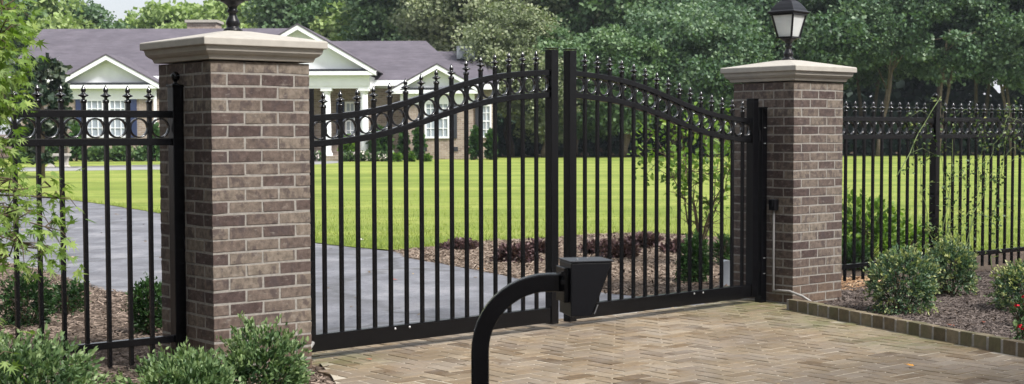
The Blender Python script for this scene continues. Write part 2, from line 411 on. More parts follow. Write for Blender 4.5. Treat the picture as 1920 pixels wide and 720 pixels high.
# ------------------------------------------------------------------ ground
def in_poly(P, poly):
    x, y = P[:, 0], P[:, 1]; c = np.zeros(len(P), bool); n = len(poly)
    for i in range(n):
        x1, y1 = poly[i][:2]; x2, y2 = poly[(i+1) % n][:2]
        c ^= ((y1 > y) != (y2 > y)) & (x < (x2-x1)*(y-y1)/(y2-y1+1e-12)+x1)
    return c
def sheet(name, pts, off, mat, rag=0, step=.25, **k):
    P = [Vector((p[0], p[1], 0)) for p in pts]
    if rag:
        Q = []
        for i, a in enumerate(P):
            b = P[(i+1) % len(P)]; L = (b-a).length; m = max(1, min(150, int(L/step)))
            for j in range(m):
                q = a.lerp(b, j/m); w = rag*(1 if a.y < 30 else 2)
                Q.append(q+Vector((random.uniform(-w, w), random.uniform(-w, w), 0)))
        P = Q
    bm = bmesh.new(); f = bm.faces.new([bm.verts.new(p) for p in P])
    bmesh.ops.triangulate(bm, faces=[f])
    for y in (20, 56):
        bmesh.ops.bisect_plane(bm, geom=bm.verts[:]+bm.edges[:]+bm.faces[:], plane_co=(0, y, 0), plane_no=(0, 1, 0))
    for v in bm.verts: v.co.z = hgt(v.co.y)+off
    bmesh.ops.recalc_face_normals(bm, faces=bm.faces)
    for f in bm.faces:
        if f.normal.z < 0: f.normal_flip()
    me = bpy.data.meshes.new(name); bm.to_mesh(me); bm.free(); me.materials.append(mat)
    o = bpy.data.objects.new(name, me); C.objects.link(o); o['kind'] = 'structure'; return o
sheet('ground', [(-900, -60), (900, -60), (900, 1500), (-900, 1500)], 0, M['mulch'])
asph_px = [(313, 585), (245, 552), (190, 544), (140, 528), (90, 511), (0, 492), (-300, 455), (-300, 352), (0, 361), (90, 370), (200, 385), (313, 403), (450, 431), (590, 457), (650, 464), (700, 469), (745, 474), (765, 485), (850, 500), (930, 515), (1000, 530), (1075, 544), (1150, 553), (1240, 562), (1330, 572)]
asph = [G(*p) for p in asph_px] + [Vector((1.9, 11.0, 0)), Vector((-.3, 9.35, 0)), Vector((-1.6, 8.55, 0)), Vector((-2.1, 8.9, 0))]
sheet('asphalt_driveway', asph, .008, M['asphalt'], .012, .12)
lawn_near = [(-300, 352), (0, 361), (90, 370), (200, 385), (313, 403), (450, 431), (590, 457), (650, 464), (700, 469), (750, 471), (800, 467), (830, 463), (900, 454), (1000, 451), (1100, 442), (1200, 438), (1300, 441), (1400, 452), (1580, 484), (1750, 484), (1920, 470), (2300, 460)]
lawn = [G(*p) for p in lawn_near] + [Vector((60, 61, 0)), Vector((-60, 61, 0))]
sheet('lawn', lawn, .016, M['lawn'], .03, .15)
path = [G(-150, 325), G(310, 319), G(600, 309), G(640, 306), G(640, 302), G(310, 314), G(-150, 319.5)]
sheet('path', path, .021, M['concrete'])

# lawn edge and near blades: grass nobody could count
def grass():
    P = []; edge = [G(*p) for p in lawn_near]
    for i in range(len(edge)-1):
        a, b = edge[i], edge[i+1]; L = (b-a).length
        if a.y > 32: continue
        m = int(L*170)
        t = rng.uniform(0, 1, m); off = rng.exponential(.12, m)
        d = np.array((b-a)[:2])/L; nrm = np.array((-d[1], d[0]))
        q = np.array(a[:2])[None]+t[:, None]*(np.array(b[:2])-np.array(a[:2]))[None]+off[:, None]*nrm[None]-nrm*.03
        P.append(q)
    inner = np.stack([rng.uniform(-4, 9, 60000), 14.3+rng.exponential(3.5, 60000)], 1)
    inner = inner[in_poly(inner, lawn)]
    P = np.concatenate(P+[inner]); z = np.array([hgt(y) for y in P[:, 1]])+.014
    pos = np.column_stack([P, z]); n = len(pos)
    T = (np.array([(-.09, 0, 0), (.09, 0, 0), (.02, 1, .15)]), [(0, 1, 2)])
    me = leaves('grass', pos, np.tile([0, 0, 1.0], (n, 1)), rng.uniform(.03, .06, n), rng.uniform(.2, 1, n), leafmat('grass_blade', (.15, .215, .035), (.21, .27, .05), (.28, .33, .07)), T, .35)
    tag(put('grass', me), kind='stuff', label='short bright green grass blades along the lawn edge', cat='grass')
grass()

# pavers -------------------------------------------------------------
A40 = R(40); U = Vector((math.cos(A40), math.sin(A40), 0)); N = Vector((-math.sin(A40), math.cos(A40), 0))
PL = Vector((-1.11, 7.92, 0))                # front-right corner of the left pillar
PR = Vector((2.132, 10.90, 0))               # front-left corner of the right pillar
kerb_a, kerb_b = Vector((2.03, 10.55, 0)), Vector((3.62, 6.75, 0))
pav_poly = [Vector((-1.42, 8.55, 0)), Vector((-1.12, 8.25, 0)), Vector((-.98, 7.75, 0)), Vector((-.2, 4.2, 0)), Vector((.3, 2.2, 0)), Vector((5.2, 2.2, 0)), Vector((kerb_b.x, kerb_b.y, 0)), Vector((2.06, 10.5, 0)), Vector((2.13, 10.84, 0)), Vector((1.86, 11.3, 0)), Vector((-.36, 9.38, 0))]
sheet('paver_bedding', pav_poly, .0145, M['sand'])
def pavers():
    mb = MB(); a, w = .105, .10; T = Matrix.Translation((0, 0, 0)) @ Matrix.Rotation(R(40.5), 4, 'Z')
    for r in range(-40, 140):
        for c in range(-60, 110):
            v = (c-r) % 4
            if v == 0: cx, cy, sx, sy = (c+1)*a, (r+.5)*a, 2*a-.0125, a-.0125
            elif v == 3: cx, cy, sx, sy = (c+.5)*a, (r+1)*a, a-.0125, 2*a-.0125
            else: continue
            p = T @ Vector((cx, cy, 0))
            if not (-1.6 < p.x < 5 and 2.3 < p.y < 11.4): continue
            if not in_poly(np.array([[p.x, p.y]]), pav_poly)[0]: continue
            dz = random.uniform(-.0015, .0015)
            q = random.random()
            mb.box((cx, cy, .000+dz), (sx, sy, .036), T, tint=(q*1.5 if q < .2 else random.uniform(.38, .95)), jit=.0011)
    o = mb.build('paver_driveway', M['paver'], bevel=.003); o['kind'] = 'structure'
pavers()

# chips ---------------------------------------------------------------
def chips(name, poly, n, mat, label, L=(.02, .055), y0=0):
    xs = [p[0] for p in poly]; ys = [p[1] for p in poly]
    P = np.stack([rng.uniform(min(xs), max(xs), n), rng.uniform(min(ys), max(ys), n)], 1)
    P = P[in_poly(P, poly)]
    P = P[~in_poly(P, asph) & ~in_poly(P, pav_poly)]; m = len(P)
    pos = np.column_stack([P, rng.uniform(.004, .022, m)])
    ang = rng.uniform(0, 2*np.pi, m); d = np.column_stack([np.cos(ang), np.sin(ang), rng.normal(0, .22, m)])
    T = (np.array([(-.1, 0, 0), (.1, 0, 0), (.12, 1, .0), (-.08, 1, .0), (0, 0, .08), (0, 1, .08)]), [(0, 4, 5, 3), (4, 1, 2, 5)])
    me = leaves(name, pos, d, rng.uniform(L[0], L[1], m), rng.random(m), mat, T, .05, 1.1, 4)
    tag(put(name, me), label, 'mulch', kind='stuff')
bedR = [kerb_b+Vector((.04, 0, 0)), kerb_a+Vector((.04, 0, 0)), PR+U*.6, Vector((2.6, 12.3, 0)), Vector((6.3, 14.6, 0)), Vector((6.3, 8, 0))]
chips('bark_mulch', [(p.x, p.y) for p in bedR], 90000, M['chip_dark'], 'dark shredded bark mulch in the bed behind the brick kerb', (.02, .05))
bedM = [G(*p) for p in [(745, 472), (830, 463), (900, 454), (1000, 451), (1100, 442), (1200, 438), (1400, 452), (1430, 560), (1240, 566), (1150, 554), (1000, 531), (850, 501), (765, 487)]]
chips('bark_mulch', bedM, 60000, M['chip_pale'], 'pale pinkish bark chips in the bed between driveway and lawn', (.03, .07))
bedL = [(-3.6, 4.8), (-.3, 4.8), (-1.05, 7.9), (-1.5, 9.2), (-3, 14), (-8, 17), (-8, 8)]
chips('bark_mulch', bedL, 130000, M['chip'], 'brown bark mulch in the bed below the left fence', (.02, .055))
bedP = [(2.6, 11.75), (3.5, 12.5), (3.2, 13.0), (2.2, 12.0)]
chips('fallen_leaf_litter', bedP, 2600, M['orange_leaf'] if False else m_chip('tan_leaf_litter', (.2, .11, .06), (.36, .22, .12), (.5, .35, .22)), 'tan fallen leaves beside the base of the right brick pillar', (.04, .08))

def litter(name, poly, n, label, z, size):
    xs = [p[0] for p in poly]; ys = [p[1] for p in poly]
    P = np.stack([rng.uniform(min(xs), max(xs), n), rng.uniform(min(ys), max(ys), n)], 1); P = P[in_poly(P, poly)]; m = len(P)
    pos = np.column_stack([P, [hgt(y)+z for y in P[:, 1]]]); a = rng.uniform(0, 6.28, m)
    me = leaves(name, pos, np.column_stack([np.cos(a), np.sin(a), rng.normal(.1, .15, m)]), rng.uniform(*size, m), rng.random(m), m_chip(name, (.07, .045, .03), (.2, .14, .07), (.42, .33, .2)), LEAF, .05, 1.5, 4)
    tag(put(name, me), label, 'leaf litter', kind='stuff')
litter('driveway_litter', asph, 700, 'small leaf bits scattered over the asphalt driveway', .012, (.015, .05))
litter('paver_litter', pav_poly, 260, 'tiny leaf bits scattered over the brick pavers', .022, (.008, .022))
# kerb -----------------------------------------------------------------
def kerb():
    L = (kerb_b-kerb_a).length; d = (kerb_b-kerb_a).normalized(); ang = math.atan2(d.y, d.x)
    root = tag(empty('brick_kerb', kerb_a, ang), 'low soldier course of mossy brown bricks edging the right bed', 'kerb')
    mb = MB(); n = int(L/.125)
    for i in range(n):
        mb.box((i*.125+.0575, .035, .045+random.uniform(-.002, .002)), (.108, .066, .110), None, random.random(), .0025)
    mb.build('brick_course', M['kerb'], root, bevel=.004)
    m2 = MB(); m2.box((n*.125/2-.004, .0355, .041), (n*.125, .0625, .106)); m2.box((-.016, .035, .043), (.022, .06, .102))
    m2.build('mortar', M['mortar'], root)
kerb()

# ------------------------------------------------------------------ brick pillars
def brick_shaft(courses):
    mb = MB(); W = .60; H = .0677; bl, bd, j = .1932, .0912, .0102
    for k in range(-1, courses):
        z = (k+.5)*H+.02
        for s in range(4):
            Mx = Matrix.Translation((W/2, W/2, 0)) @ Matrix.Rotation(s*math.pi/2, 4, 'Z') @ Matrix.Translation((-W/2, -W/2, 0))
            if (s+k) % 2 == 0: xs = [(bl/2, bl), (bl*1.5+j, bl), (bl*2.5+2*j, bl)]
            else: xs = [(bd+j+bl/2, bl), (bd+2*j+bl*1.5, bl)]
            for x, l in xs:
                mb.box((x, bd/2, z), (l, bd, H-j), Mx, random.betavariate(1.15, 1.0), .002)
    core = MB(); core.box((W/2, W/2, courses*H/2-.02), (W-.0045, W-.0045, courses*H+.06))
    return mb.mesh('brickwork', M['brick']), core.mesh('mortar', M['mortar'])
def cap_mesh():
    mb = MB(); w = .3
    prof = [(w-.01, 0), (w+.018, 0), (w+.022, .012), (w+.026, .022), (w+.040, .030), (w+.053, .045), (w+.057, .062), (w+.057, .070), (w+.075, .073), (w+.075, .110), (w+.070, .114), (.07, .172), (.02, .174)]
    mb.lathe((w, w, 0), prof, 4, True, math.pi/4)
    return mb.mesh('cap', M['stone'])
me_b, me_m = brick_shaft(25); me_c = cap_mesh()
TOP = 25*.0677+.02
def pillar(corner, label):
    r = tag(empty('brick_pillar', corner, A40), label, 'pillar', 'brick gate pillars')
    b = put('shaft', me_b, r); bv = b.modifiers.new('bevel', 'BEVEL'); bv.width = .003; bv.segments = 2
    put('mortar', me_m, b)
    c = put('cap', me_c, r, (0, 0, TOP+.002)); bv = c.modifiers.new('bevel', 'BEVEL'); bv.width = .004; bv.segments = 2; bv.limit_method = 'ANGLE'; bv.angle_limit = R(40)
    return r
pillar(PL - U*.6, 'large near brick pillar left of the gate with wide stone cap')
pillar(PR, 'smaller looking far brick pillar right of the gate with stone cap')

# lanterns -------------------------------------------------------------
def lantern(c, label):
    r = tag(empty('pillar_lantern', c, A40+R(8)), label, 'lantern', 'black lanterns on the gate pillars')
    b = MB(); b.lathe((0, 0, 0), [(.052, 0), (.052, .012), (.036, .02), (.032, .03), (.040, .042), (.036, .06), (.022, .085), (.02, .10), (.030, .108), (.030, .118), (.022, .125), (.028, .14), (.045, .155), (.066, .165), (.070, .172)], 20)
    b.build('stem', M['iron_soft'], r, True)
    z0, z1, w0, w1 = .172, .362, .060, .097
    f = MB()
    for sx in (-1, 1):
        for sy in (-1, 1): f.tube([(sx*w0, sy*w0, z0), (sx*w1, sy*w1, z1)], .007, 4, True)
    for z, w in ((z0+.005, w0+.002), (z1-.006, w1)):
        for s in (-1, 1):
            f.box((0, s*w, z), (2*w+.018, .016, .014)); f.box((s*w, 0, z), (.016, 2*w-.017, .0136))
    f.build('frame', M['iron_soft'], r)
    for k in range(4):
        g_ = MB(); Mx = Matrix.Rotation(k*math.pi/2, 4, 'Z')
        a, bb = w0-.004, w1-.004
        vs = [Mx @ Vector(v) for v in ((-a+.004, -a, z0+.012), (a-.004, -a, z0+.012), (bb-.004, -bb, z1-.012), (-bb+.004, -bb, z1-.012), (-a+.004, -a+.003, z0+.012), (a-.004, -a+.003, z0+.012), (bb-.004, -bb+.003, z1-.012), (-bb+.004, -bb+.003, z1-.012))]
        g_.add(vs, [(0,1,2,3),(7,6,5,4),(0,4,5,1),(1,5,6,2),(2,6,7,3),(3,7,4,0)]); g_.build('glass_pane', M['frost'], r)
    bu = MB(); bu.lathe((0, 0, z0+.01), [(.012, 0), (.012, .05), (.03, .08), (.034, .105), (.02, .13), (.002, .14)], 14); bu.build('bulb', M['bulb'], r, True)
    t = MB(); t.lathe((0, 0, z1), [(w1+.012, 0), (w1+.022, .004), (w1+.024, .016), (w1+.008, .024), (w1-.002, .045), (w1-.022, .075), (.055, .098), (.042, .104), (.042, .118), (.02, .13)], 4, True, math.pi/4)
    t.build('roof', M['iron_soft'], r, bevel=.004)
    fi = MB(); fi.lathe((0, 0, z1+.128), [(.02, 0), (.012, .01), (.02, .022), (.02, .032), (.006, .046), (.001, .06)], 12); fi.build('finial', M['iron_soft'], r, True)
ctr = lambda p: p + U*.3 + N*.3 + Vector((0, 0, TOP+.174))
lantern(ctr(PL-U*.6), 'black lantern on the left pillar cap, only its stem visible')
lantern(ctr(PR), 'black lantern with pale glass panes on the right pillar cap')

# ------------------------------------------------------------------ iron work
def finial_mesh():
    mb = MB(); mb.box((0, 0, .008), (.026, .026, .016))
    mb.lathe((0, 0, .016), [(.011, 0), (.008, .004), (.008, .010), (.014, .014), (.027, .020), (.028, .023), (.020, .027), (.013, .032), (.0085, .037), (.0125, .044), (.0135, .050), (.011, .057), (.006, .067), (.0015, .077)], 12)
    return mb.mesh('finial', M['iron_gloss'], True)
ME_FIN = finial_mesh()
def ring_mesh(Ro=.053, th=.0075, dp=.02):
    mb = MB(); n = 28; vs = []; fs = []
    for i in range(n):
        a = 2*math.pi*i/n
        for r, y in ((Ro, -dp/2), (Ro, dp/2), (Ro-th, dp/2), (Ro-th, -dp/2)): vs.append((r*math.cos(a), y, r*math.sin(a)))
    for i in range(n):
        j = (i+1) % n
        for k in range(4): l = (k+1) % 4; fs.append((i*4+k, j*4+k, j*4+l, i*4+l))
    mb.add(vs, fs); me = mb.mesh('ring', M['iron_gloss'], True)
    return me
ME_RING = ring_mesh()
pick_cache = {}
def picket(root, x, z0, ztop, name='picket'):
    key = round(ztop-z0, 3)
    if key not in pick_cache:
        mb = MB(); mb.box((0, 0, key/2), (.0205, .0205, key)); pick_cache[key] = mb.mesh('picket', M['iron'])
    p = put(name, pick_cache[key], root, (x, 0, z0)); put('finial', ME_FIN, p, (0, 0, key))
    return p
SS = [-.1, .0, .11, .356, .593, .838, 1.093, 1.358, 1.564, 1.896, 1.945]
ZZ = [1.427, 1.429, 1.435, 1.4575, 1.497, 1.558, 1.630, 1.690, 1.718, 1.743, 1.744]
def arch(s):
    # Catmull style smoothing of the measured top rail
    return float(np.mean(np.interp(np.linspace(s-.09, s+.09, 9), SS, ZZ, right=1.744)))
GA = Vector((-1.303, 8.15, 0)); GB = Vector((1.96, 11.10, 0)); GD = (GB-GA).normalized(); GANG = math.atan2(GD.y, GD.x)
def sweep(x0, x1, n, zf, h, d):
    mb = MB(); vs = []; fs = []
    for i in range(n+1):
        x = x0+(x1-x0)*i/n; z = zf(x)
        for yy, zz in ((-d/2, -h), (d/2, -h), (d/2, 0), (-d/2, 0)): vs.append((x, yy, z+zz))
    for i in range(n):
        for k in range(4): l = (k+1) % 4; fs.append((i*4+k, (i+1)*4+k, (i+1)*4+l, i*4+l))
    fs += [(0, 1, 2, 3), (n*4+3, n*4+2, n*4+1, n*4)]
    mb.add(vs, fs); return mb
def gate_leaf(origin, rz, label, side):
    r = tag(empty('gate_leaf', origin, rz), label, 'gate', 'two leaves of the driveway gate')
    LEN = 1.945; zb = .065
    sweep(.034, LEN-.032, 48, arch, .038, .038).build('top_rail', M['iron'], r, bevel=.003)
    sweep(.034, LEN-.032, 48, lambda s: arch(s)-.147, .038, .038).build('ring_rail', M['iron'], r, bevel=.003)
    b = MB(); b.box((LEN/2, 0, zb+.05), (LEN-.066, .05, .10)); b.build('bottom_rail', M['iron'], r, bevel=.004)
    m = MB(); m.box((LEN, 0, (1.875+zb)/2-.006), (.064, .064, 1.875-zb+.012)); m.box((LEN, 0, 1.884), (.068, .068, .008)); m.build('meeting_stile', M['iron'], r, bevel=.003)
    m = MB(); m.box((0, 0, (1.575+zb)/2), (.066, .066, 1.575-zb)); m.box((0, 0, 1.578), (.07, .07, .008)); m.build('hinge_stile', M['iron'], r, bevel=.003)
    xs = [.118+i*.1204 for i in range(15)]
    for x in xs: picket(r, x, zb+.096, arch(x)+.036)
    gaps = [(.034+.118)/2+.01] + [(a+b_)/2 for a, b_ in zip(xs, xs[1:])] + [(xs[-1]+LEN-.03)/2]
    for x in gaps: put('ring', ME_RING, r, (x, 0, arch(x)-.0925))
    # short diagonal operator arm bracket bolts on the face that looks at the road
    for x in ((.61, .72) if side < 0 else (1.02, 1.12)):
        bo = MB(); bo.lathe((0, 0, 0), [(.007, 0), (.007, .004), (.003, .006)], 8)
        xx = x if side < 0 else x-.42
        o = bo.build('bolt', M['steel'], r, loc=(xx, -.0255 if side < 0 else .0255, zb+.082)); o.rotation_euler = (R(90) if side < 0 else R(-90), 0, 0)
    return r
gl = GA+GD*.169; gr = GA+GD*4.228
gate_leaf(gl, GANG, 'left leaf of the black arched driveway gate with ring band', -1)
gate_leaf(gr, GANG+math.pi, 'right leaf of the black arched driveway gate with ring band', 1)
def hinge_post(p, label):
    r = tag(empty('gate_hinge_post', p, GANG), label, 'post', 'hinge posts of the gate')
    m = MB(); m.box((0, 0, .755), (.064, .064, 1.51)); m.box((0, 0, 1.514), (.07, .07, .01)); m.build('post', M['iron'], r, bevel=.003)
    for z in (.30, 1.30):
        h = MB(); h.lathe((-.05, -.02, z-.04), [(.013, 0), (.013, .08)], 12); h.box((-.03, -.02, z), (.03, .012, .05)); h.build('hinge', M['iron'], r)
        for dz in (-.06, .06):
            s_ = MB(); s_.box((0, -.034, z+dz), (.02, .004, .006)); s_.build('screw', M['steel'], r)
hinge_post(GA+GD*4.338, 'short black hinge post against the far right brick pillar')

def fence(start, d_ang, total, posts, x_first, label, zb=.20, name='iron_fence', startpost=False):
    """start: point on the fence axis; goes along angle d_ang for `total` metres."""
    r = tag(empty(name, start, d_ang), label, 'fence', 'black iron fences beside the gate')
    step = .1212
    for x in posts:
        m = MB(); m.box((x, 0, .79), (.064, .064, 1.58)); m.box((x, 0, 1.584), (.075, .075, .014)); 
        p = m.build('fence_post', M['iron'], r, bevel=.003)
        b = MB(); b.lathe((x, 0, 1.59), [(.026, 0), (.02, .005), (.010, .010), (.009, .018), (.017, .025), (.023, .036), (.0245, .046), (.022, .057), (.014, .066), (.003, .071)], 18)
        b.build('ball_cap', M['iron'], p, True)
    edges = sorted(set([0]+list(posts)+[total]))
    for a, b_ in zip(edges, edges[1:]):
        if b_-a < .05: continue
        x0 = a+(.033 if a in posts else 0); x1 = b_-(.033 if b_ in posts else 0)
        for nm, zt in (('top_rail', 1.45), ('ring_rail', 1.303), ('bottom_rail', zb+.038)):
            m = MB(); m.box(((x0+x1)/2, 0, zt-.019), (x1-x0, .036, .038)); m.build(nm, M['iron'], r, bevel=.002)
        n = max(1, round((x1-x0)/step)); st = (x1-x0)/n
        for i in range(n):
            if i > 0: picket(r, x0+i*st, .10, 1.488)
            put('ring', ME_RING, r, (x0+(i+.5)*st, 0, 1.45-.0925))
    return r
# left fence runs from the left pillar towards the camera's left
lf0 = (PL-U*.6)+N*.34+U*.015
fence(lf0, A40+math.pi, 1.9, [.045], 0, 'black iron fence with ring band left of the near brick pillar')
rf0 = PR+U*.6+N*.3
fence(rf0, A40, 5.2, [.035, 1.70, 4.1], 0, 'black iron fence with ring band right of the far brick pillar')

# ------------------------------------------------------------------ intercom pedestal
def pedestal():
    Y = 4.15; s = Y/F
    base = at(900, 600, Y); X0 = base.x
    r = tag(empty('intercom_pedestal', (X0, Y, 0), 0), 'black gooseneck keypad pedestal standing on the pavers before the gate', 'intercom')
    ztop = at(1000, 529, Y).z; xr = at(1050, 520, Y).x - X0; rad = .20
    pts = [(0, 0, .0), (0, 0, .5), (0, 0, ztop-rad)]
    for k in range(1, 13):
        a = R(90*k/12); pts.append((rad-rad*math.cos(a), 0, ztop-rad+rad*math.sin(a)))
    pts.append((xr, 0, ztop))
    m = MB(); m.tube(pts, .0255, 4, True); m.build('pole', M['iron'], r, bevel=.004)
    bp = MB(); bp.box((0, 0, .024), (.18, .18, .012)); bp.build('base_plate', M['iron'], r, bevel=.002)
    for sx in (-1, 1):
        for sy in (-1, 1):
            b = MB(); b.lathe((sx*.07, sy*.07, .03), [(.009, 0), (.009, .008)], 6); b.build('bolt', M['steel'], r)
    # housing: profile trapezoid seen from the road, turned a little so its mounting side shows
    hx = xr; zt = at(1070, 489, Y).z; zb = at(1070, 588, Y).z
    h = empty('tmp', (0, 0, 0)); bpy.data.objects.remove(h)
    Mx = Matrix.Translation((hx+.014, -.02, 0)) @ Matrix.Rotation(R(14), 4, 'Z')
    d2 = .062
    prof = [(0, zb), (.060, zb), (.122, zt), (0, zt)]
    mb = MB(); vs = [Mx @ Vector((x, -d2, z)) for x, z in prof]+[Mx @ Vector((x, d2, z)) for x, z in prof]
    mb.add(vs, [(0,1,2,3),(7,6,5,4),(0,4,5,1),(1,5,6,2),(2,6,7,3),(3,7,4,0)])
    ho = mb.build('housing', M['iron_soft'], r, bevel=.003)
    lid = MB(); lid.box((.0625, 0, zt+.003), (.129, .128, .005), Mx); lid.build('hood', M['iron_soft'], ho, bevel=.0015)
    kp = MB(); dirv = Vector((.062, 0, zt-zb)).normalized(); nrm = Vector((dirv.z, 0, -dirv.x))
    c0 = Vector((.060, 0, zb))
    q = [c0+dirv*.012+Vector((0, -.05, 0)), c0+dirv*.15+Vector((0, -.05, 0)), c0+dirv*.15+Vector((0, .05, 0)), c0+dirv*.012+Vector((0, .05, 0))]
    vs = [Mx @ (p+nrm*.001) for p in q]+[Mx @ (p+nrm*.005) for p in q]
    kp.add(vs, [(0,1,2,3),(7,6,5,4),(0,4,5,1),(1,5,6,2),(2,6,7,3),(3,7,4,0)]); kp.build('keypad_plate', M['iron'], ho)
    lp = MB(); q0 = c0+dirv*.012+nrm*.008; lp.box((q0.x+.002, 0, q0.z+.012), (.002, .10, .028), Mx @ Matrix.Translation(q0) @ Matrix.Rotation(math.atan2(dirv.x, dirv.z), 4, 'Y') @ Matrix.Translation(-q0)); lp.build('lip', M['steel'], ho)
    br = MB(); br.box((-.008, 0, (zt+zb)/2+.012), (.014, .085, .10), Mx); br.build('mounting_plate', M['iron'], r, bevel=.0015)
    lk = MB(); lk.lathe((.03, -.02, zt+.0055), [(.004, 0), (.004, .003)], 10); lk.lathe((.075, .03, zt+.0055), [(.003, 0), (.003, .0025)], 10)
    lo = lk.build('screw', M['steel'], ho); lo.matrix_local = Mx
    cl = MB()
    for z in (zt-.03, zt-.055): cl.box((-.02, -.045, z), (.012, .01, .012), Mx)
    cl.build('clamp_bolt', M['iron'], r)
pedestal()

# conduits and boxes -----------------------------------------------------
def conduit():
    # on the gate side of the right pillar
    s = .17
    p0 = PR + N*s - U*.02
    r = tag(empty('wall_conduit', p0, A40), 'grey conduit with black sensor box on the right brick pillar', 'conduit')
    m = MB(); m.tube([(0, 0, .74), (0, 0, .13), (0, -.005, .09)], .009, 8); m.build('pipe', M['conduit'], r, True)
    m = MB(); m.tube([(0, 0, .105), (-.01, -.06, .115), (-.02, -.17, .12), (.0, -.28, .09), (.05, -.36, .03)], .010, 8); m.build('ground_pipe', M['conduit'], r, True)
    m = MB(); m.box((-.005, 0, .77), (.05, .06, .085)); m.build('sensor_box', M['iron_soft'], r, bevel=.004)
    m = MB(); m.box((-.03, 0, .785), (.012, .03, .05)); m.build('hood', M['iron_soft'], r, bevel=.003)
conduit()
def conduit2():
    a = PL + N*.10 + U*.03
    r = tag(empty('ground_conduit', a), 'bent grey conduit rising beside the base of the left brick pillar', 'conduit')
    m = MB(); m.tube([(.02, .1, .14), (.01, .05, .12), (0, 0, .08), (-.01, -.04, .03), (-.01, -.06, -.02)], .012, 8); m.build('pipe', M['conduit'], r, True)
conduit2()
def util_box(p, w, h, label, rz=0):
    r = tag(empty('utility_box', p, rz), label, 'utility box')
    m = MB(); n = 8; pts = []
    hh = h-w/2*.5
    prof = [(-w/2, 0), (w/2, 0), (w/2, hh)]+[(w/2*math.cos(R(a)), hh+w/4*math.sin(R(a))) for a in (30, 60, 90, 120, 150)]+[(-w/2, hh)]
    vs = [(x, -.05, z) for x, z in prof]+[(x, .05, z) for x, z in prof]; k = len(prof)
    m.add(vs, [tuple(range(k)), tuple(range(k, 2*k))[::-1]]+[(i, (i+1) % k, (i+1) % k+k, i+k) for i in range(k)])
    m.build('cover', M['plastic_grey'], r, bevel=.004)
    b = MB(); b.box((0, 0, .01), (w+.04, .14, .02)); b.build('foot', M['plastic_grey'], r)
bp = G(1361, 540); util_box((bp.x, bp.y, 0), .085, .24, 'grey capped operator box beside the right boxwood beyond the gate', R(10))
bp = G(318, 640); util_box((bp.x+.02, bp.y, 0), .08, .20, 'small grey operator box behind the left fence post', R(20))

# ------------------------------------------------------------------ shrubs
def shrub(name, base, rx, ry, h, n_tips, per, leaf, mat, label, cat='shrub', group=None, shape=LEAF, z0=.1, bumps=.22, tintlo=0, jitter=.55, droop=.0, light=.5, ytips=0, width=1.25):
    """leafy tips spread over an uneven dome, each tip a whorl of leaves, twigs underneath"""
    r = tag(empty(name, (base[0], base[1], base[2])), label, cat, group)
    dirs = sphere_pts(n_tips*2); dirs = dirs[dirs[:, 2] > -.93][:n_tips]; n = len(dirs)
    lob = sphere_pts(9); amp = rng.uniform(-bumps, bumps, 9)
    rad = 1+sum(amp[i]*np.exp(-((dirs-lob[i])**2).sum(1)*4) for i in range(9)) + rng.normal(0, .06, n)
    dep = np.where(rng.random(n) < .68, rng.normal(.97, .085, n), rng.uniform(.4, .86, n))
    tip = dirs*rad[:, None]*dep[:, None]*np.array([rx, ry, h/2])
    low = np.where(dirs[:, 2] < 0, (1-dirs[:, 2]**2)**-.28, 1.0); tip[:, 0] *= low; tip[:, 1] *= low
    tip[:, 2] += h/2
    tip[:, 2] = np.maximum(tip[:, 2], .02)
    P = np.repeat(tip, per, 0); D = np.repeat(dirs+np.array([0, 0, .5]), per, 0)
    k = np.tile(np.arange(per), n); P = P - np.repeat(dirs, per, 0)*(k[:, None]*leaf*.28) + rng.normal(0, leaf*.25, P.shape)
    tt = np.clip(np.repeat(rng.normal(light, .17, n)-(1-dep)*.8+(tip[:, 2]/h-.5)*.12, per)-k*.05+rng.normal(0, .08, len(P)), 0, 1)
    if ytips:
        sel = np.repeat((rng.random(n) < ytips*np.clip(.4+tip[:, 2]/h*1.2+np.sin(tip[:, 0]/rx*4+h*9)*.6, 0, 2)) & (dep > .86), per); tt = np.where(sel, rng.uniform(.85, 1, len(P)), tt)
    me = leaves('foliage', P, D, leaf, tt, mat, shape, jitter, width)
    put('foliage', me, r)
    mb = MB()
    for i in range(0, n, max(1, n//26)):
        t = Vector(tip[i]); a = Vector((t.x*.12, t.y*.12, 0)); mid = a.lerp(t*.96, .5)+Vector((0, 0, .04*h))
        mb.tube([a, mid, t*.96], [.006, .004, .002], 5)
    mb.build('stem', M['twig'], r)
    return r
def shrub_px(px, py_base, wpx, hpx, zoff=0.0, Y=None, **k):
    if Y is None: b = G(px, py_base, zoff)
    else: b = at(px, 0, Y); b.z = hgt(Y)
    s = b.y/F; 
    return shrub('shrub' if 'name' not in k else k.pop('name'), (b.x, b.y, hgt(b.y)), wpx*s/2, wpx*s/2*.95, hpx*s, **k)
# right bed
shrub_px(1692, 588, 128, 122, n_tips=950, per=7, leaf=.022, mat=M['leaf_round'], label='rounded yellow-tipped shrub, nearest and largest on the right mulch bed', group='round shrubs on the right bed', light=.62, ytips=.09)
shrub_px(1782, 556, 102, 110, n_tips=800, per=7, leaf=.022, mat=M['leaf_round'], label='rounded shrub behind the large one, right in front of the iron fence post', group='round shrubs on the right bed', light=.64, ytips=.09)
shrub_px(1925, 584, 120, 94, n_tips=800, per=7, leaf=.022, mat=M['leaf_round'], label='rounded yellow-tipped shrub cut by the right edge of the photo', group='round shrubs on the right bed', light=.70, ytips=.16)
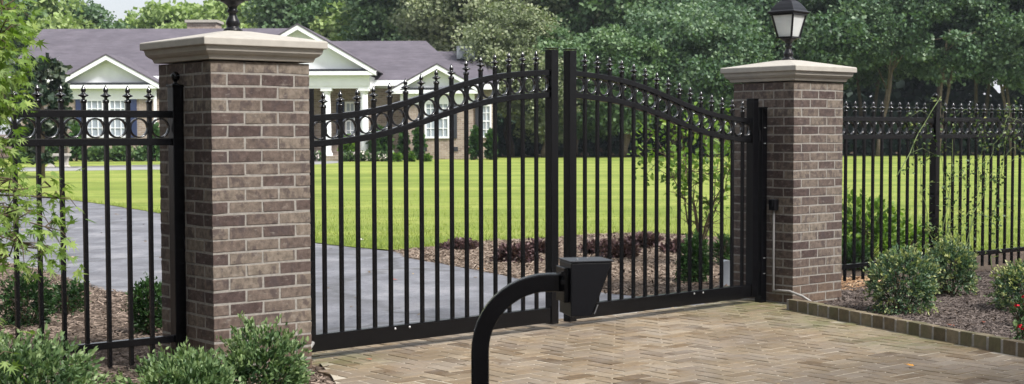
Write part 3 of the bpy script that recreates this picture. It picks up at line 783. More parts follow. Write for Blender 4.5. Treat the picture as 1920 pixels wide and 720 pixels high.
# front left
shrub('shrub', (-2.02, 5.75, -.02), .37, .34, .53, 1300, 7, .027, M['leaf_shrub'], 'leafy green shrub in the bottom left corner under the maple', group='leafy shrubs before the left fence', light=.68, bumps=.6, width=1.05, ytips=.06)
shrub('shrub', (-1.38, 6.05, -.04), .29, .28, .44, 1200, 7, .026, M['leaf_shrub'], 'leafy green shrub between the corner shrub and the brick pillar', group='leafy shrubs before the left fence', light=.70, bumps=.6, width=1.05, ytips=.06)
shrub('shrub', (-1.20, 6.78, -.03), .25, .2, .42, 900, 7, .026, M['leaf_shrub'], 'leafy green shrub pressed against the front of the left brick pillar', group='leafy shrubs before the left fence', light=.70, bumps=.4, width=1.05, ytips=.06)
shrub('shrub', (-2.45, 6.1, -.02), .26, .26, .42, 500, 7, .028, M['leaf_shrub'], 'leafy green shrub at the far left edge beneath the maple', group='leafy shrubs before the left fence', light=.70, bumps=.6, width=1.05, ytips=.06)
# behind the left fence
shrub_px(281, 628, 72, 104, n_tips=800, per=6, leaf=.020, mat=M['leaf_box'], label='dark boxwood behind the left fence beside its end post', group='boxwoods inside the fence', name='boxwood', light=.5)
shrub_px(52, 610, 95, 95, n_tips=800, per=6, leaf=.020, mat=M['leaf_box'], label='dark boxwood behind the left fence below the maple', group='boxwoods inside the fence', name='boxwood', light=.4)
shrub_px(128, 590, 70, 66, n_tips=240, per=6, leaf=.024, mat=M['leaf_box'], label='small low boxwood behind the left fence, second from the left', group='boxwoods inside the fence', name='boxwood', light=.45)
# behind the gate
shrub_px(1302, 532, 58, 90, n_tips=800, per=6, leaf=.024, mat=M['leaf_box'], label='dark boxwood under the young tree beyond the right gate leaf', group='boxwoods inside the fence', name='boxwood', light=.55)
shrub_px(1358, 500, 44, 62, n_tips=240, per=6, leaf=.026, mat=M['leaf_box'], label='boxwood beside the left edge of the right brick pillar beyond the gate', group='boxwoods inside the fence', name='boxwood', light=.65)
barb = [(862, 470, 80, 26, 'low purple barberry at the left end of the far bed'), (968, 494, 92, 50, 'purple barberry just left of the gate meeting posts'),
        (1010, 478, 60, 36, 'small purple barberry behind the one left of the meeting posts'), (1128, 478, 96, 34, 'low spreading purple barberry right of the gate meeting posts'), (1162, 486, 78, 46, 'purple barberry in front of the low spreading one'),
        (1205, 466, 84, 40, 'tallest purple barberry in the middle of the far bed'), (1268, 476, 72, 32, 'purple barberry left of the dark boxwood')]
for px, py, w, h, lb in barb:
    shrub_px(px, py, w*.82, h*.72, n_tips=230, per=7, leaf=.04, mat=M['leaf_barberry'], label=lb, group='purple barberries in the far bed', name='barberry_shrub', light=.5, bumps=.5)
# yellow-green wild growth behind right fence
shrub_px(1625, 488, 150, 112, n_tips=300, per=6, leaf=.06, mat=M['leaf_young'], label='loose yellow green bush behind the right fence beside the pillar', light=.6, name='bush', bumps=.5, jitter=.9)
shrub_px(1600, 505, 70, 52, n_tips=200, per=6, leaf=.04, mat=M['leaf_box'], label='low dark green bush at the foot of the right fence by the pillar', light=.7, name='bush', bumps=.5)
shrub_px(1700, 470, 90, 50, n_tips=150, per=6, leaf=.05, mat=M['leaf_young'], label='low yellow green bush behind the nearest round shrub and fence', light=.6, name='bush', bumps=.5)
# red-flowered plants at the right edge
def flower_plant(px, py, label, h=.2):
    b = G(px, py); r = shrub('flowering_plant', (b.x, b.y, 0), .07, .07, h, 60, 4, .028, M['leaf_shrub'], label, 'plant', 'red flowers at the right edge', light=.5)
    n = 5; c = np.column_stack([rng.normal(-.02, .03, n), rng.normal(-.04, .02, n), rng.uniform(h*.6, h, n)])
    P = np.repeat(c, 9, 0); D = sphere_pts(len(P))
    put('blossom', leaves('blossom', P, D, .012, rng.random(len(P)), M['red'], QUAD, .1), r)
flower_plant(1917, 614, 'red flowering plant beneath the round shrub at the right edge', .22)
flower_plant(1918, 650, 'lower red flowering plant just behind the end of the kerb', .16)

# fallen leaves ---------------------------------------------------------
def fallen(px, py, z, mat, label, size=.06, rz=0):
    b = G(px, py, z); T, F_ = PALM
    V = (T[None]*size); V = V.copy(); V[:, :, 2] = abs(T[None, :, 2])*size*.9+.002
    me = npmesh('fallen_leaf', V, len(T), np.array([.5]), mat, F_)
    o = put('fallen_leaf', me, None, (b.x, b.y, z+.003), (0, 0, rz)); tag(o, label, 'leaf')
fallen(1713, 687, .024, M['orange_leaf'], 'bright orange leaf lying on the pavers near the right edge', .045, 1.2)
fallen(1790, 611, .012, M['red_leaf'], 'russet leaf lying on the dark mulch above the kerb', .06, 2.4)
fallen(1848, 606, .012, M['red_leaf'], 'small pinkish leaf on the dark mulch by the right edge', .035, .4)
fallen(697, 675, .024, M['red_leaf'], 'small reddish leaf on the pavers near the left pillar', .035, 2)
fallen(744, 525, .012, M['red_leaf'], 'brown leaf lying on the asphalt beyond the left gate leaf', .07, 2)
fallen(680, 450, .02, M['pinkwhite'], 'pale leaf lying on the lawn near its edge', .08, 1)
fallen(908, 506, .012, M['orange_leaf'], 'orange leaf on the edge of the far mulch bed', .07, 1)

# ------------------------------------------------------------------ small trees and vine near
def young_tree():
    b = G(1312, 500); b.z = 0
    r = tag(empty('young_tree', b), 'young multi-stemmed tree with thin stems and light leaves beyond the gate', 'tree')
    tr = MB(); tips = []
    s = b.y/F
    for k in range(6):
        a = k*2*math.pi/6+random.uniform(-.3, .3); sp = random.uniform(.25, .62); H = random.uniform(1.1, 1.45)
        p = [Vector((.03*math.cos(a), .03*math.sin(a), 0))]
        for j in range(1, 7):
            f = j/6; p.append(Vector((math.cos(a)*sp*f**1.3+random.uniform(-.03, .03), math.sin(a)*sp*f**1.3+random.uniform(-.03, .03), H*f)))
        tr.tube(p, [.012, .0105, .009, .007, .005, .0035, .002], 6)
        for j in range(2, 7):
            for _ in range(5):
                q = p[j]+Vector((random.gauss(0, .17), random.gauss(0, .17), random.gauss(.02, .11))); tr.tube([p[j], (p[j]+q)/2+Vector((0, 0, .02)), q], [.004, .003, .0015], 4); tips.append(q)
    tr.build('trunk', M['twig'], r, True)
    tips = np.array([t[:] for t in tips]); tips = tips[tips[:, 2] > rng.uniform(.55, 1.0, len(tips))]
    P = np.repeat(tips, 13, 0)+rng.normal(0, .065, (len(tips)*13, 3)); D = sphere_pts(len(P))
    put('crown', leaves('crown', P, D, .062, np.clip(rng.normal(.5, .25, len(P)), 0, 1), M['leaf_young'], LEAF, .3, 1.2), r)
young_tree()

def vine():
    o0 = rf0
    r = tag(empty('climbing_vine', o0, A40), 'wiry climbing vine with small leaves tangled in the right fence', 'vine')
    mb = MB(); P = []; 
    starts = [(1.78, .05), (1.60, .06), (2.15, .05), (1.95, .05), (2.6, .05), (1.1, .95), (1.85, .05)]
    for k, (x, z) in enumerate(starts):
        p = Vector((x, -.03, z)); pts = [p.copy()]; dx = [-.35, .3, .3, .6, .2, .8, .05][k]; 
        for j in range(20):
            p = p+Vector((dx*.08+random.gauss(0, .028), random.gauss(0, .012), .082+random.gauss(0, .02)-.004*max(0, j-14)*3))
            p.y = max(-.09, min(.04, p.y))
            pts.append(p.copy())
            if p.z > 1.62: break
        mb.tube(pts, [max(.0018, .005-.0002*i) for i in range(len(pts))], 5)
        for j in range(2, len(pts)):
            P += [pts[j]+Vector((random.gauss(0, .045), random.gauss(-.01, .03), random.gauss(0, .04))) for _ in range(random.choice((1, 2, 5)))]
            if random.random() < .3:
                q = pts[j]+Vector((random.uniform(-.35, .45), -.03, random.uniform(-.2, .12))); m_ = (pts[j]+q)/2+Vector((0, 0, .05))
                mb.tube([pts[j], m_, q], [.002, .0018, .001], 4)
                P += [q+Vector((random.gauss(0, .05), random.gauss(0, .03), random.gauss(0, .04))) for _ in range(8)]
    mb.build('vine_stem', M['greenstem'], r, True)
    P = np.array([p[:] for p in P]); P = np.repeat(P, 2, 0)+rng.normal(0, .018, (len(P)*2, 3))
    put('foliage', leaves('foliage', P, sphere_pts(len(P)), .03, np.clip(rng.normal(.45, .25, len(P)), 0, 1), leafmat('vine_leaf', (.03, .06, .02), (.07, .13, .035), (.25, .27, .08)), LEAF, .3, 1.3), r)
vine()

def maple():
    base = Vector((-2.95, 5.3, 0))
    r = tag(empty('japanese_maple', base), 'light green maple with pointed leaves drooping over the left fence', 'tree')
    mb = MB(); P = []; Dd = []
    trunk = [Vector((0, 0, 0)), Vector((.05, 0, .6)), Vector((.0, .03, 1.2)), Vector((.1, 0, 1.8)), Vector((.12, .05, 2.5))]
    mb.tube(trunk, [.06, .05, .042, .033, .02], 8)
    def spray(start, end, droop, nl, spread, w=.07):
        start, end = Vector(start), Vector(end); pts = []
        for j in range(9):
            f = j/8; pts.append(start.lerp(end, f)+Vector((0, 0, droop*4*f*(1-f))))
        mb.tube(pts, [.012-.0012*i for i in range(9)], 5)
        for _ in range(nl):
            f = random.uniform(.25, 1.05); i = min(7, int(f*8)); c = pts[min(8, i+1)]
            cl = lambda v, m_: max(-1.7*m_, min(1.7*m_, v)); lat = Vector((cl(random.gauss(0, spread), spread), cl(random.gauss(0, spread), spread), cl(random.gauss(-.02, w), w)))
            P.append(tuple(c+lat)); dd = lat*1.0+(end-start).normalized()*.05+Vector((0, 0, -.07)); Dd.append(tuple(dd.normalized()))
            if random.random() < .12: mb.tube([c, c+lat*.6+Vector((0, 0, .02)), c+lat], [.003, .002, .001], 4)
    # px targets at depth Y -> local
    def T(px, py, Y): return at(px, py, Y)-base
    for (px, py, Y, nl, sp) in [(18, 200, 5.3, 520, .055), (14, 70, 5.1, 560, .06), (-10, 130, 5.0, 700, .075), (22, 15, 5.4, 420, .06), (0, 265, 5.2, 420, .055), (30, 130, 5.3, 300, .045), (-60, 60, 5.2, 600, .13), (-80, 200, 5.3, 500, .13)]:
        spray((-.3, 0, 1.5+random.uniform(-.1, .5)), T(px-18, py, Y), .10, nl, sp)
    for (px, py, Y, nl, sp) in [(95, 350, 5.2, 90, .055), (112, 372, 5.25, 60, .05), (85, 425, 5.1, 110, .06), (100, 470, 5.2, 100, .06), (40, 455, 5.0, 200, .085), (60, 395, 5.1, 120, .07), (10, 400, 5.1, 200, .09), (18, 480, 5.0, 150, .08), (20, 335, 5.1, 90, .07)]:
        spray((0.02, 0, .95+random.uniform(-.2, .2)), T(px, py, Y), .07, nl, sp, .045)
    for (px, py, nl) in [(-8, 620, 90), (-20, 680, 90)]:
        spray((0.02, 0, .4), T(px, py, 5.0), .05, nl, .06, .04)
    mb.build('trunk', M['twig'], r, True)
    P = np.array(P); Dd = np.array(Dd)
    put('crown', leaves('crown', P, Dd, .036, np.clip(rng.normal(.5, .25, len(P)), 0, 1), M['leaf_maple'], PALM, .45, 1.0, 1.6), r)
maple()

# ------------------------------------------------------------------ big trees
def crown_mesh(mat, R_=4.0, H=7.0, nb=46, per=240, leaf=.20, seed=0, name='crown'):
    d = sphere_pts(nb); rad = rng.uniform(.45, 1.0, nb)**.5
    c = d*rad[:, None]*np.array([R_*.8, R_*.8, H*.40])
    br = rng.uniform(.10, .26, nb)*R_
    P = []; D = []; Tn = []
    for i in range(nb):
        q = sphere_pts(per); q[:, 2] = q[:, 2]*.8
        rr = np.where(rng.random(per) < .6, rng.uniform(.8, 1.15, per), rng.uniform(.3, 1.5, per))
        P.append(c[i]+q*rr[:, None]*br[i]*np.array([1.15, 1.15, .75])); D.append(q*.8+np.array([0, 0, -.25]))
        Tn.append(np.clip(rng.normal(.5, .12)+rng.normal(0, .17, per), 0, 1))
    P = np.concatenate(P); P[:, 2] += H*.5
    return leaves(name, P, np.concatenate(D), leaf, np.concatenate(Tn), mat, QUAD, .5)
def trunk_mesh(mat, H, stems=3, spread=1.0, r0=.16):
    mb = MB()
    for k in range(stems):
        a = random.uniform(0, 6.28); p = []
        for j in range(8):
            f = j/7; p.append((math.cos(a)*spread*f**1.2+(random.uniform(-.08, .08) if j else 0)+.12*math.cos(a), math.sin(a)*spread*f**1.2+.12*math.sin(a), H*f-.1))
        mb.tube(p, [r0*(1-.75*j/7) for j in range(8)], 7)
        for _ in range(2):
            j = random.randint(4, 6); q = Vector(p[j]); e = q+Vector((random.uniform(-1.6, 1.6), random.uniform(-1.6, 1.6), random.uniform(.8, 2)))
            mb.tube([q, q.lerp(e, .5)+Vector((0, 0, .2)), e], [r0*.4, r0*.28, r0*.12], 5)
    return mb.mesh('trunk', mat, True)
CR = {'blue': [crown_mesh(M['leaf_tree_blue'], 3.4, 7.5, 95, 260, .15) for _ in range(2)],
      'green': [crown_mesh(M['leaf_tree'], 3.4, 7.5, 95, 260, .15) for _ in range(2)],
      'olive': [crown_mesh(M['leaf_tree_olive'], 3.4, 7.5, 95, 240, .14) for _ in range(2)],
      'light': [crown_mesh(M['leaf_tree_light'], 3.4, 7.0, 50, 260, .20) for _ in range(2)]}
TK = [trunk_mesh(M['bark'], 6, 2, .6, .13), trunk_mesh(M['bark'], 6, 1, .4, .20), trunk_mesh(M['bark'], 6, 3, .9, .10)]
def tree(px, Y, kind, zlow, sc, label, group, tk=None, zs=1.0):
    x = (px-960)/F*Y
    r = tag(empty('tree', (x, Y, hgt(Y))), label, 'tree', group)
    me = random.choice(CR[kind]); s = sc
    put('crown', me, r, (0, 0, zlow), (0, 0, random.uniform(0, 6.28)), (s, s, s*zs))
    t = TK[tk if tk is not None else random.randrange(3)]
    put('trunk', t, r, (0, 0, 0), (0, 0, random.uniform(0, 6.28)), (1, 1, (zlow+3.2*s)/6))
    return r
GRP = 'tall trees behind the lawn'
row = [(962, 61, 'olive', 1.5, .75, 'olive tree beside the right end of the house', 1),
 (1020, 59, 'olive', .25, .62, 'olive green tree left of the gate meeting posts', 1),
 (1075, 60, 'green', .1, .8, 'dense green tree right behind the gate meeting posts', 1),
 (1165, 59, 'green', .5, .74, 'mid green tree above the slope of the right gate leaf', 1),
 (1255, 61, 'blue', .9, .82, 'bluish tree behind the young tree', 1),
 (1335, 59, 'blue', .6, .8, 'bluish tree just left of the right pillar', 0),
 (1420, 63, 'blue', 1.5, .95, 'tree right behind the right lantern', 0),
 (1530, 60.5, 'blue', 2.2, .85, 'leafy tree just right of the right lantern', 0),
 (1625, 64, 'blue', 2.6, .85, 'tree above the fence between pillar and fence post', 0),
 (1640, 60, 'blue', 3.4, .5, 'multi-stemmed tree with bare lower trunks left of the fence post', 2),
 (1752, 60, 'blue', 2.6, .78, 'multi-stemmed tree right behind the fence post', 2),
 (1835, 63, 'blue', 2.9, .75, 'tree second from the right edge', 0),
 (1905, 60, 'blue', 2.3, .8, 'multi-stemmed tree at the right edge', 2),
 (1990, 62, 'blue', 1.5, .95, 'tree partly outside the right edge', 0)]
for px, Y, kd, zl, sc, lb, tk in row: tree(px, Y, kd, zl, sc, lb, GRP, tk, 1.0)
row2 = [(870, 68, 'olive', 2.5, 1.05, 'olive tree rising over the right end of the roof'), (1000, 70, 'olive', 3, 1.15, 'large olive tree top behind the left gate leaf'), (1130, 69, 'green', 3, 1.1, 'large green tree top behind the right gate leaf'),
 (1240, 71, 'blue', 3, 1.1, 'large dark tree top above the young tree'), (1360, 70, 'blue', 3, 1.1, 'large tree top left of the right lantern'), (1480, 72, 'blue', 3, 1.15, 'large tree top directly behind the right lantern'), (1555, 71, 'blue', 3.4, 1.05, 'large tree top just right of the right lantern'),
 (1765, 72, 'blue', 3.8, .6, 'large tree top behind the fence post'), (1950, 72, 'blue', 3, 1.1, 'large tree top at the right edge')]
for px, Y, kd, zl, sc, lb in row2: tree(px, Y, kd, zl, sc, lb, GRP)
GB2 = 'trees behind the house'
back = [(60, 82, 'light', 1.5, 1.22, 'green tree behind the left end of the roof'), (132, 84, 'green', 1.2, 1.14, 'rounded tree left of the open sky gap'), (-40, 80, 'green', 1, 1.3, 'tree behind the house at the far left edge'),
 (240, 92, 'light', 1.0, 1.05, 'pale tree just right of the open sky gap'), (315, 90, 'light', 1.5, 1.22, 'light tree left of the chimney'), (395, 92, 'light', 1.2, 1.3, 'light tree directly behind the chimney'), (470, 90, 'light', 1.5, 1.3, 'light tree above the left pillar cap'),
 (545, 86, 'light', 1.5, 1.25, 'light tree behind the porch gable'), (610, 80, 'green', 2.5, 1.25, 'green tree right of the porch gable'), (690, 78, 'light', 2, 1.2, 'tall green tree over the right roof ridge'), (775, 74, 'green', 2.5, 1.15, 'dark green tree over the right part of the roof'), (830, 75, 'light', 3.5, .95, 'yellowish tree above the far right roof')]
for px, Y, kd, zl, sc, lb in back: tree(px, Y, kd, zl, sc, lb, GB2, 1)

# street trees just outside the frame: they shade the entrance while the lawn stays open
for X_, Y_, kd, zl, sc, lb in ((9.5, 1.5, 'green', 3.0, 1.05, 'street tree right of the camera shading the paved entrance'), (12.5, 7.5, 'green', 3.2, .95, 'tree beyond the right edge of the bed shading the fence'), (5.5, -3.5, 'blue', 3.2, 1.1, 'street tree behind the camera on the right'),
   (-7.2, 2.5, 'green', 1.0, 1.0, 'dense tree left of the camera shading the left pillar'), (-9.0, 8.5, 'olive', .8, .95, 'dense tree beyond the left end of the fence'), (-6.0, -3.5, 'green', 1.5, 1.05, 'street tree behind the camera on the left')):
    t_ = tree(960, 10, kd, zl, sc, lb, 'trees around the entrance'); t_.location = (X_, Y_, 0)

# a far wood reads as one mass behind the lawn's right side
def wood():
    n = 60000
    x = rng.uniform(-3, 42, n); y = rng.uniform(76, 84, n); z = rng.uniform(.2, 12.5, n)
    k = (np.sin(x*.9)+np.sin(x*.37+2)+np.sin(z*.8+x*.5)); y += k*.8
    P = np.column_stack([x, y, z]); gap = (np.sin(x*1.7+z*1.3)*np.sin(z*1.1-x*.6+1) > .72) & (z > 4.5)
    P = P[~gap]
    for px, py, w, h in ((1682, 85, 26, 34), (1852, 50, 30, 46), (1870, 150, 22, 40), (1500, 5, 20, 30)):
        q = P[:, 0]*F/P[:, 1]+960; v = 248-(P[:, 2]-CAMZ)*F/P[:, 1]
        P = P[((q-px)/w)**2+((v-py)/h)**2 > rng.uniform(.5, 1.4, len(P))]
    me = leaves('woodland', P, sphere_pts(len(P)), .42, np.clip(rng.normal(.45, .2, len(P)), 0, 1), M['leaf_wood'], QUAD, .3)
    tag(put('woodland', me), 'dark wood seen between the trunks beyond the lawn', 'wood', kind='stuff')
    n = 16000   # undergrowth along the lawn's far edge
    x = rng.uniform(-4, 36, n); y = rng.uniform(61.5, 67, n); z = .25+np.abs(rng.normal(0, .55, n))+(y-61)*.12
    me = leaves('undergrowth', np.column_stack([x, y, z]), sphere_pts(n), .26, np.clip(rng.normal(.5, .2, n), 0, 1), M['leaf_wood'], QUAD, .3)
    tag(put('undergrowth', me), 'dark low undergrowth along the far edge of the lawn', 'undergrowth', kind='stuff')
wood()

def magnolia():
    Y = 38; x = (78-960)/F*Y
    r = tag(empty('magnolia_tree', (x, Y, hgt(Y))), 'dark glossy magnolia in front of the left end of the house', 'tree')
    me = crown_mesh(M['leaf_magnolia'], 1.0, 3.6, 42, 120, .13, name='crown'); put('crown', me, r, (0, 0, .1))
    mb = MB(); mb.tube([(0, 0, -.1), (.03, 0, 1.5), (0, .03, 3.2)], [.09, .07, .03], 7); mb.build('trunk', M['bark'], r, True)
magnolia()

# ------------------------------------------------------------------ house
def hx(px, Y): return (px-960)*Y/F
def hz(py, Y): return CAMZ+(248-py)*Y/F
def house():
    r = tag(empty('house', (hx(500, 57), 57, .28)), 'single storey brick house with white gables and grey shingle roof', 'house')
    o = r.location.copy()
    def mk(name, mat, fn, parent=r, bevel=0):
        mb = MB(); fn(mb)
        mb.v = [(v[0]-o.x, v[1]-o.y, v[2]-o.z) for v in mb.v]
        return mb.build(name, mat, parent, bevel=bevel)
    g0 = .2
    def bx(x0, x1, y0, y1, z0, z1): return lambda m: m.box(((x0+x1)/2, (y0+y1)/2, (z0+z1)/2), (x1-x0, y1-y0, z1-z0))
    def slab(p, th=.12):    # quad p (4 points) extruded down
        def f(m):
            a = [Vector(q) for q in p]; b = [q-Vector((0, 0, th)) for q in a]
            m.add(a+b, [(0,1,2,3),(7,6,5,4),(0,4,5,1),(1,5,6,2),(2,6,7,3),(3,7,4,0)])
        return f
    Yf = 57.0
    # --- main body, left part and right part
    xl, xm, xr_ = hx(40, Yf), hx(430, Yf), hx(905, Yf)
    ze = hz(141, Yf); zer = hz(150, Yf)
    mk('wall', M['hbrick'], bx(xl, xr_, Yf, Yf+9, g0-.3, zer-.05))
    mk('frieze', M['white'], bx(xl-.02, xr_+.02, Yf-.05, Yf-.004, zer-.32, zer-.06))
    zr = hz(53, Yf+4.5)
    mk('roof', M['roof'], slab([(xl-.5, Yf-.45, ze), (xm+2, Yf-.45, ze), (xm+2, Yf+4.5, zr), (xl-.5, Yf+4.5, zr)]))
    mk('roof', M['roof'], slab([(xl-.5, Yf+9.45, ze), (xl-.5, Yf+4.5, zr), (xm+2, Yf+4.5, zr), (xm+2, Yf+9.45, ze)]))
    mk('eave_board', M['white'], bx(xl-.5, xm+2, Yf-.50, Yf-.455, ze-.26, ze-.02))
    mk('wall', M['hbrick'], bx(xl+.01, xm+2, Yf+.3, Yf+8.7, zer-.2, ze-.05))
    zr2 = hz(77, Yf+4); xb = hx(800, Yf+4)
    mk('roof', M['roof'], slab([(xm+1.8, Yf-.45, zer), (hx(880, Yf), Yf-.45, zer), (xb, Yf+4, zr2), (xm+1.8, Yf+4, zr2)]))
    mk('roof', M['roof'], lambda m: m.add([Vector(q) for q in ((hx(880, Yf), Yf-.45, zer), (hx(880, Yf), Yf+8.5, zer), (xb, Yf+4, zr2), (hx(880, Yf)-.01, Yf-.45, zer-.1), (hx(880, Yf)-.01, Yf+8.5, zer-.1), (xb, Yf+4, zr2-.1))], [(0,1,2),(5,4,3),(0,3,4,1),(1,4,5,2),(2,5,3,0)]))
    mk('roof', M['roof'], slab([(xm+1.8, Yf+8.5, zer), (xm+1.8, Yf+4, zr2), (xb, Yf+4, zr2), (hx(880, Yf), Yf+8.5, zer)]))
    mk('eave_board', M['white'], bx(xm+2, hx(880, Yf), Yf-.50, Yf-.455, zer-.24, zer-.02))
    # lower far right roof with dark dormer
    zr3 = hz(96, Yf+4)
    mk('roof', M['roof'], slab([(hx(815, Yf), Yf-.3, zer), (xr_+.3, Yf-.3, zer), (xr_-.1, Yf+4.2, zr3), (hx(805, Yf+4), Yf+4.2, zr3)]))
    mk('roof_vent', M['plastic_grey'], bx(hx(858, 60), hx(892, 60), 59.6, 60.6, hz(112, 60), hz(88, 60)))
    # chimney
    ch = mk('chimney', M['hbrick'], bx(hx(360, 63), hx(414, 63), 62.4, 63.6, zr-1.2, hz(44, 63)))
    mk('chimney_cap', M['stone'], bx(hx(357, 63), hx(417, 63), 62.3, 63.7, hz(44, 63)+.002, hz(39, 63)), ch)
    # --- gabled bays
    def bay(pxa, pxb, pye, pya, Y, depth, back, wallmat=True, plus=.25):
        xa, xb_ = hx(pxa, Y), hx(pxb, Y); z0, z1 = hz(pye, Y), hz(pya, Y); xc = (xa+xb_)/2
        if wallmat: mk('wall', M['hbrick'], bx(xa+plus+.15, xb_-plus-.15, Y, Y+depth, g0-.3, z0-.5))
        # pediment
        mk('pediment', M['white'], lambda m: m.add([Vector(q) for q in ((xa+.2, Y+.02, z0), (xb_-.2, Y+.02, z0), (xc, Y+.02, z1-.14), (xa+.2, Y+.14, z0), (xb_-.2, Y+.14, z0), (xc, Y+.14, z1-.14))], [(0,1,2),(5,4,3),(0,3,4,1),(1,4,5,2),(2,5,3,0)]))
        mk('cornice', M['white'], bx(xa, xb_, Y-.32, Y+.01, z0-.16, z0-.02))
        mk('cornice_flashing', M['darkshut'], bx(xa+.12, xb_-.12, Y-.30, Y+.01, z0-.018, z0+.07))
        mk('frieze', M['white'], bx(xa+.3, xb_-.3, Y-.06, Y+.12, z0-.56, z0-.162))
        # raking boards and roof planes
        for s, xe in ((-1, xa), (1, xb_)):
            a, b = Vector((xe, 0, z0+.0)), Vector((xc, 0, z1))
            def rake(m, a=a, b=b):
                vs = [Vector((p.x, yy, p.z+dz)) for p in (a, b) for yy, dz in ((Y-.34, -.17), (Y-.02, -.17), (Y-.02, .0), (Y-.34, .0))]
                m.add(vs, [(0,1,2,3),(7,6,5,4),(0,4,5,1),(1,5,6,2),(2,6,7,3),(3,7,4,0)])
            mk('rake_board', M['white'], rake)
            q = [(xe, Y-.36, z0+.06), (xe, back, z0+.06), (xc, back, z1+.06), (xc, Y-.36, z1+.06)]
            mk('roof', M['roof'], slab(q if s > 0 else q[::-1], .055))
    def window(pxa, pxb, pya, pyb, Y, cols=2, rows=4, sh=None, shw=13, shm='navy', bothsides=True):
        xa, xb_, z0, z1 = hx(pxa, Y), hx(pxb, Y), hz(pyb, Y), hz(pya, Y)
        def fr(m):
            w = .07
            m.box(((xa+xb_)/2, Y-.035, z0+w/2), (xb_-xa, .06, w)); m.box(((xa+xb_)/2, Y-.035, z1-w/2), (xb_-xa, .06, w))
            m.box((xa+w/2, Y-.034, (z0+z1)/2), (w, .06, z1-z0-2*w)); m.box((xb_-w/2, Y-.034, (z0+z1)/2), (w, .06, z1-z0-2*w))
            for i in range(1, cols): m.box((xa+(xb_-xa)*i/cols, Y-.03, (z0+z1)/2), (.03, .045, z1-z0-2*w))
            for i in range(1, rows): m.box(((xa+xb_)/2, Y-.031, z0+(z1-z0)*i/rows), (xb_-xa-2*w, .04, .028 if i*2 != rows else .05))
        f = mk('window', M['white'], fr)
        mk('pane', M['wglass'], bx(xa+.05, xb_-.05, Y-.02, Y-.006, z0+.05, z1-.05), f)
        if sh:
            s1 = shw*Y/F
            if 'l' in sh: mk('shutter', M[shm], bx(xa-s1-.03, xa-.03, Y-.055, Y-.004, z0, z1))
            if 'r' in sh: mk('shutter', M[shm], bx(xb_+.03, xb_+s1+.03, Y-.055, Y-.004, z0, z1))
    # left gabled bay
    bay(108, 305, 157, 103, 55.6, 2, 60)
    window(163, 197, 184, 256, 55.6, 3, 4, 'l', 17); window(206, 240, 184, 256, 55.6, 3, 4, 'r', 17)
    mk('downspout', M['white'], bx(hx(292, 55.6)-.02, hx(296, 55.6), 55.5, 55.58, .3, hz(165, 55.6)))
    window(314, 345, 187, 255, Yf, 2, 4, 'lr', 13)
    # porch
    Yp = 54.5
    bay(417, 708, 133, 48, Yp, 2, 62, False)
    mk('entablature', M['white'], bx(hx(430, Yp), hx(694, Yp), Yp-.03, Yp+.35, hz(165, Yp), hz(133, Yp)-.17))
    mk('entablature', M['white'], bx(hx(680, Yp), hx(694, Yp), Yp+.351, Yf, hz(165, Yp), hz(133, Yp)-.17))
    for px in (442, 511, 613, 683):
        zt = hz(165, Yp); zb = hz(291, Yp)
        def col(m, px=px):
            m.lathe((hx(px, Yp), Yp+.16, zb), [(.21, 0), (.21, .08), (.17, .12), (.155, .16), (.16, (zt-zb)*.4), (.135, zt-zb-.2), (.16, zt-zb-.17), (.165, zt-zb-.1)], 20)
            m.box((hx(px, Yp), Yp+.16, zt-.052), (.42, .42, .1))
        c = mk('column', M['white'], col)
    mk('porch_floor', M['hbrick'], bx(hx(425, Yp), hx(700, Yp), Yp-.15, Yf, .15, hz(291, Yp)))
    mk('door', M['navy'], bx(hx(540, Yf), hx(585, Yf), Yf-.06, Yf-.004, hz(290, Yf), hz(185, Yf)))
    window(648, 668, 190, 262, Yf, 2, 4, 'lr', 15); window(455, 480, 190, 262, Yf, 2, 4, 'lr', 13)
    # right gabled bay
    Yr = 55.8
    bay(737, 905, 168, 122, Yr, 2, 61)
    window(797, 843, 184, 259, Yr, 4, 4, 'r', 13, 'darkshut')
    window(902, 922, 196, 258, 56.6, 2, 4, 'l', 9, 'darkshut')
    mk('wall', M['hbrick'], bx(hx(860, 56.6), hx(930, 56.6), 56.6, 60, .0, hz(160, 56.6)))
    mk('roof', M['roof'], slab([(hx(858, 56.6), 56.2, hz(158, 56.6)), (hx(936, 56.6), 56.2, hz(158, 56.6)), (hx(925, 59), 59.8, hz(118, 59)), (hx(850, 59), 59.8, hz(118, 59))]))
    mk('eave_board', M['white'], bx(hx(858, 56.6), hx(936, 56.6), 56.15, 56.195, hz(158, 56.6)-.22, hz(158, 56.6)-.02))
    for px in (797, 855): mk('crawl_vent', M['darkshut'], bx(hx(px-4, Yr), hx(px+4, Yr), Yr-.02, Yr-.003, hz(283, Yr), hz(275, Yr)))
    mk('crawl_vent', M['darkshut'], bx(hx(718, Yf), hx(726, Yf), Yf-.02, Yf-.003, hz(283, Yf), hz(275, Yf)))
house()

# planting by the house
def far_shrub(name, px, Y, wpx, hpx, mat, label, light=.5, n=150, leaf=.12, cat='shrub', group='planting along the front of the house'):
    s = Y/F; shrub(name, (hx(px, Y), Y, hgt(Y)), wpx*s/2, wpx*s/2, hpx*s, n, 5, leaf, mat, label, cat, group, light=light, bumps=.15, shape=QUAD)
far_shrub('columnar_shrub', 98, 54, 26, 72, M['leaf_box'], 'tall clipped green shrub left of the bay window shutter', .9)
far_shrub('columnar_shrub', 143, 54, 26, 72, M['leaf_box'], 'tall clipped green shrub in front of the bay window shutter', .9)
far_shrub('columnar_shrub', 292, 54, 22, 62, M['leaf_box'], 'tall clipped green shrub at the right corner of the left bay', .7)
far_shrub('shrub', 184, 54, 42, 28, M['leaf_shrub'], 'low dark shrub under the bay window, left one', .5)
far_shrub('shrub', 230, 54, 36, 30, M['leaf_shrub'], 'low dark shrub under the bay window, right one', .5)
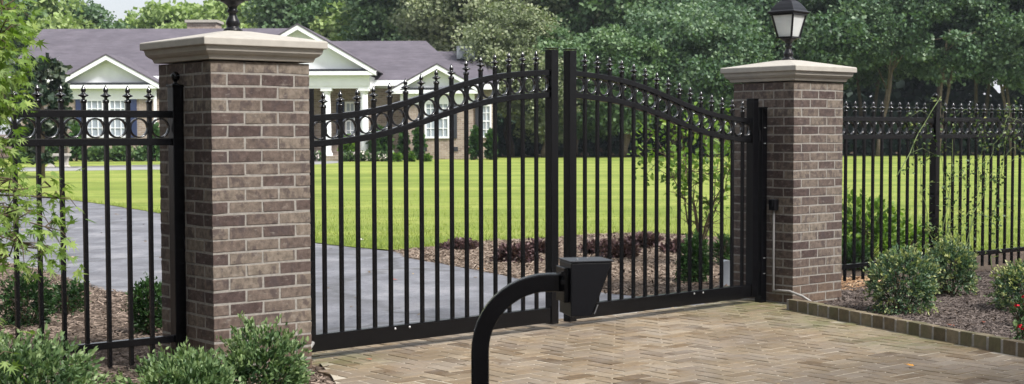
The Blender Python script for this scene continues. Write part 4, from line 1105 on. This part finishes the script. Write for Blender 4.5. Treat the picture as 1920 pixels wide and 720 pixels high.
far_shrub('shrub', 270, 54, 30, 26, M['leaf_shrub'], 'low dark shrub left of the downspout', .5)
far_shrub('shrub', 60, 52, 50, 40, M['leaf_shrub'], 'low dark shrub beside the magnolia', .4)
far_shrub('conical_shrub', 652, 53.5, 26, 44, M['leaf_young'], 'bright green cone shaped shrub between the porch columns', .45)
far_shrub('shrub', 715, 54.5, 42, 60, M['leaf_box'], 'dark shrub right of the porch', .8)
far_shrub('columnar_shrub', 757, 54.6, 14, 64, M['leaf_box'], 'narrow dark upright shrub left of the right gable window', .6)
far_shrub('columnar_shrub', 785, 54.6, 15, 62, M['leaf_box'], 'narrow dark upright shrub touching the right gable window', .6)
far_shrub('columnar_shrub', 891, 54.6, 15, 58, M['leaf_box'], 'narrow dark upright shrub right of the right gable window', .6)
far_shrub('columnar_shrub', 921, 54.6, 15, 56, M['leaf_box'], 'narrow dark upright shrub at the right end of the house', .6)
far_shrub('shrub', 745, 52.5, 17, 15, M['leaf_young'], 'small round green shrub, leftmost of the three by the lawn', .3, 80, .08)
far_shrub('shrub', 771, 52.5, 14, 17, M['leaf_young'], 'small round green shrub, middle of the three by the lawn', .3, 80, .08)
far_shrub('shrub', 801, 52.5, 14, 14, M['leaf_young'], 'small round green shrub, rightmost of the three by the lawn', .3, 80, .08)
for k, (px, lb) in enumerate(((590, 'white flowers at the left porch column'), (655, 'white flowers before the cone shaped shrub'), (682, 'white flowers at the right porch column'), (716, 'pinkish white flowers right of the porch'))):
    s = 53/F; b = (hx(px, 53), 53, hgt(53)); r = shrub('flower_bush', b, 15*s, .3, 17*s, 90, 4, .09, M['leaf_shrub'], lb, 'flowers', 'flowers before the porch', shape=QUAD)
    n = 90; q = sphere_pts(n)*np.array([15*s, .3, 8*s]); q[:, 2] += 10*s; q = q[q[:, 1] < .15]
    put('blossom', leaves('blossom', q, sphere_pts(len(q)), .07, rng.random(len(q)), M['pinkwhite'], QUAD, .2), r)
def bench():
    Y = 47; s = Y/F; x = hx(110, Y)
    r = tag(empty('stone_bench', (x, Y, hgt(Y))), 'small tan stone bench on the lawn before the house', 'bench')
    m = MB(); m.box((0, 0, .42), (.75, .36, .09)); m.build('seat', M['stone'], r, bevel=.015)
    for sx in (-1, 1):
        l = MB(); l.lathe((sx*.24, 0, 0), [(.12, 0), (.12, .05), (.08, .09), (.07, .2), (.09, .33), (.11, .374)], 4, True, math.pi/4); l.build('leg', M['stone'], r, bevel=.01)
bench()

# ------------------------------------------------------------------ humid air
def haze():
    x0, x1, y0, y1, z0, z1 = -75, 75, -12, 105, -1.0, 26
    m = bpy.data.materials.new('humid_air'); m.use_nodes = True; nt = m.node_tree
    nt.nodes.remove(nt.nodes['Principled BSDF']); v = nt.nodes.new('ShaderNodeVolumePrincipled')
    v.inputs['Color'].default_value = (.80, .90, 1.0, 1); v.inputs['Density'].default_value = .00035; v.inputs['Anisotropy'].default_value = .2
    nt.links.new(v.outputs[0], nt.nodes['Material Output'].inputs['Volume'])
    b = MB(); b.box(((x0+x1)/2, (y0+y1)/2, (z0+z1)/2), (x1-x0, y1-y0, z1-z0)); o = b.build('haze', m); o['kind'] = 'stuff'
haze()
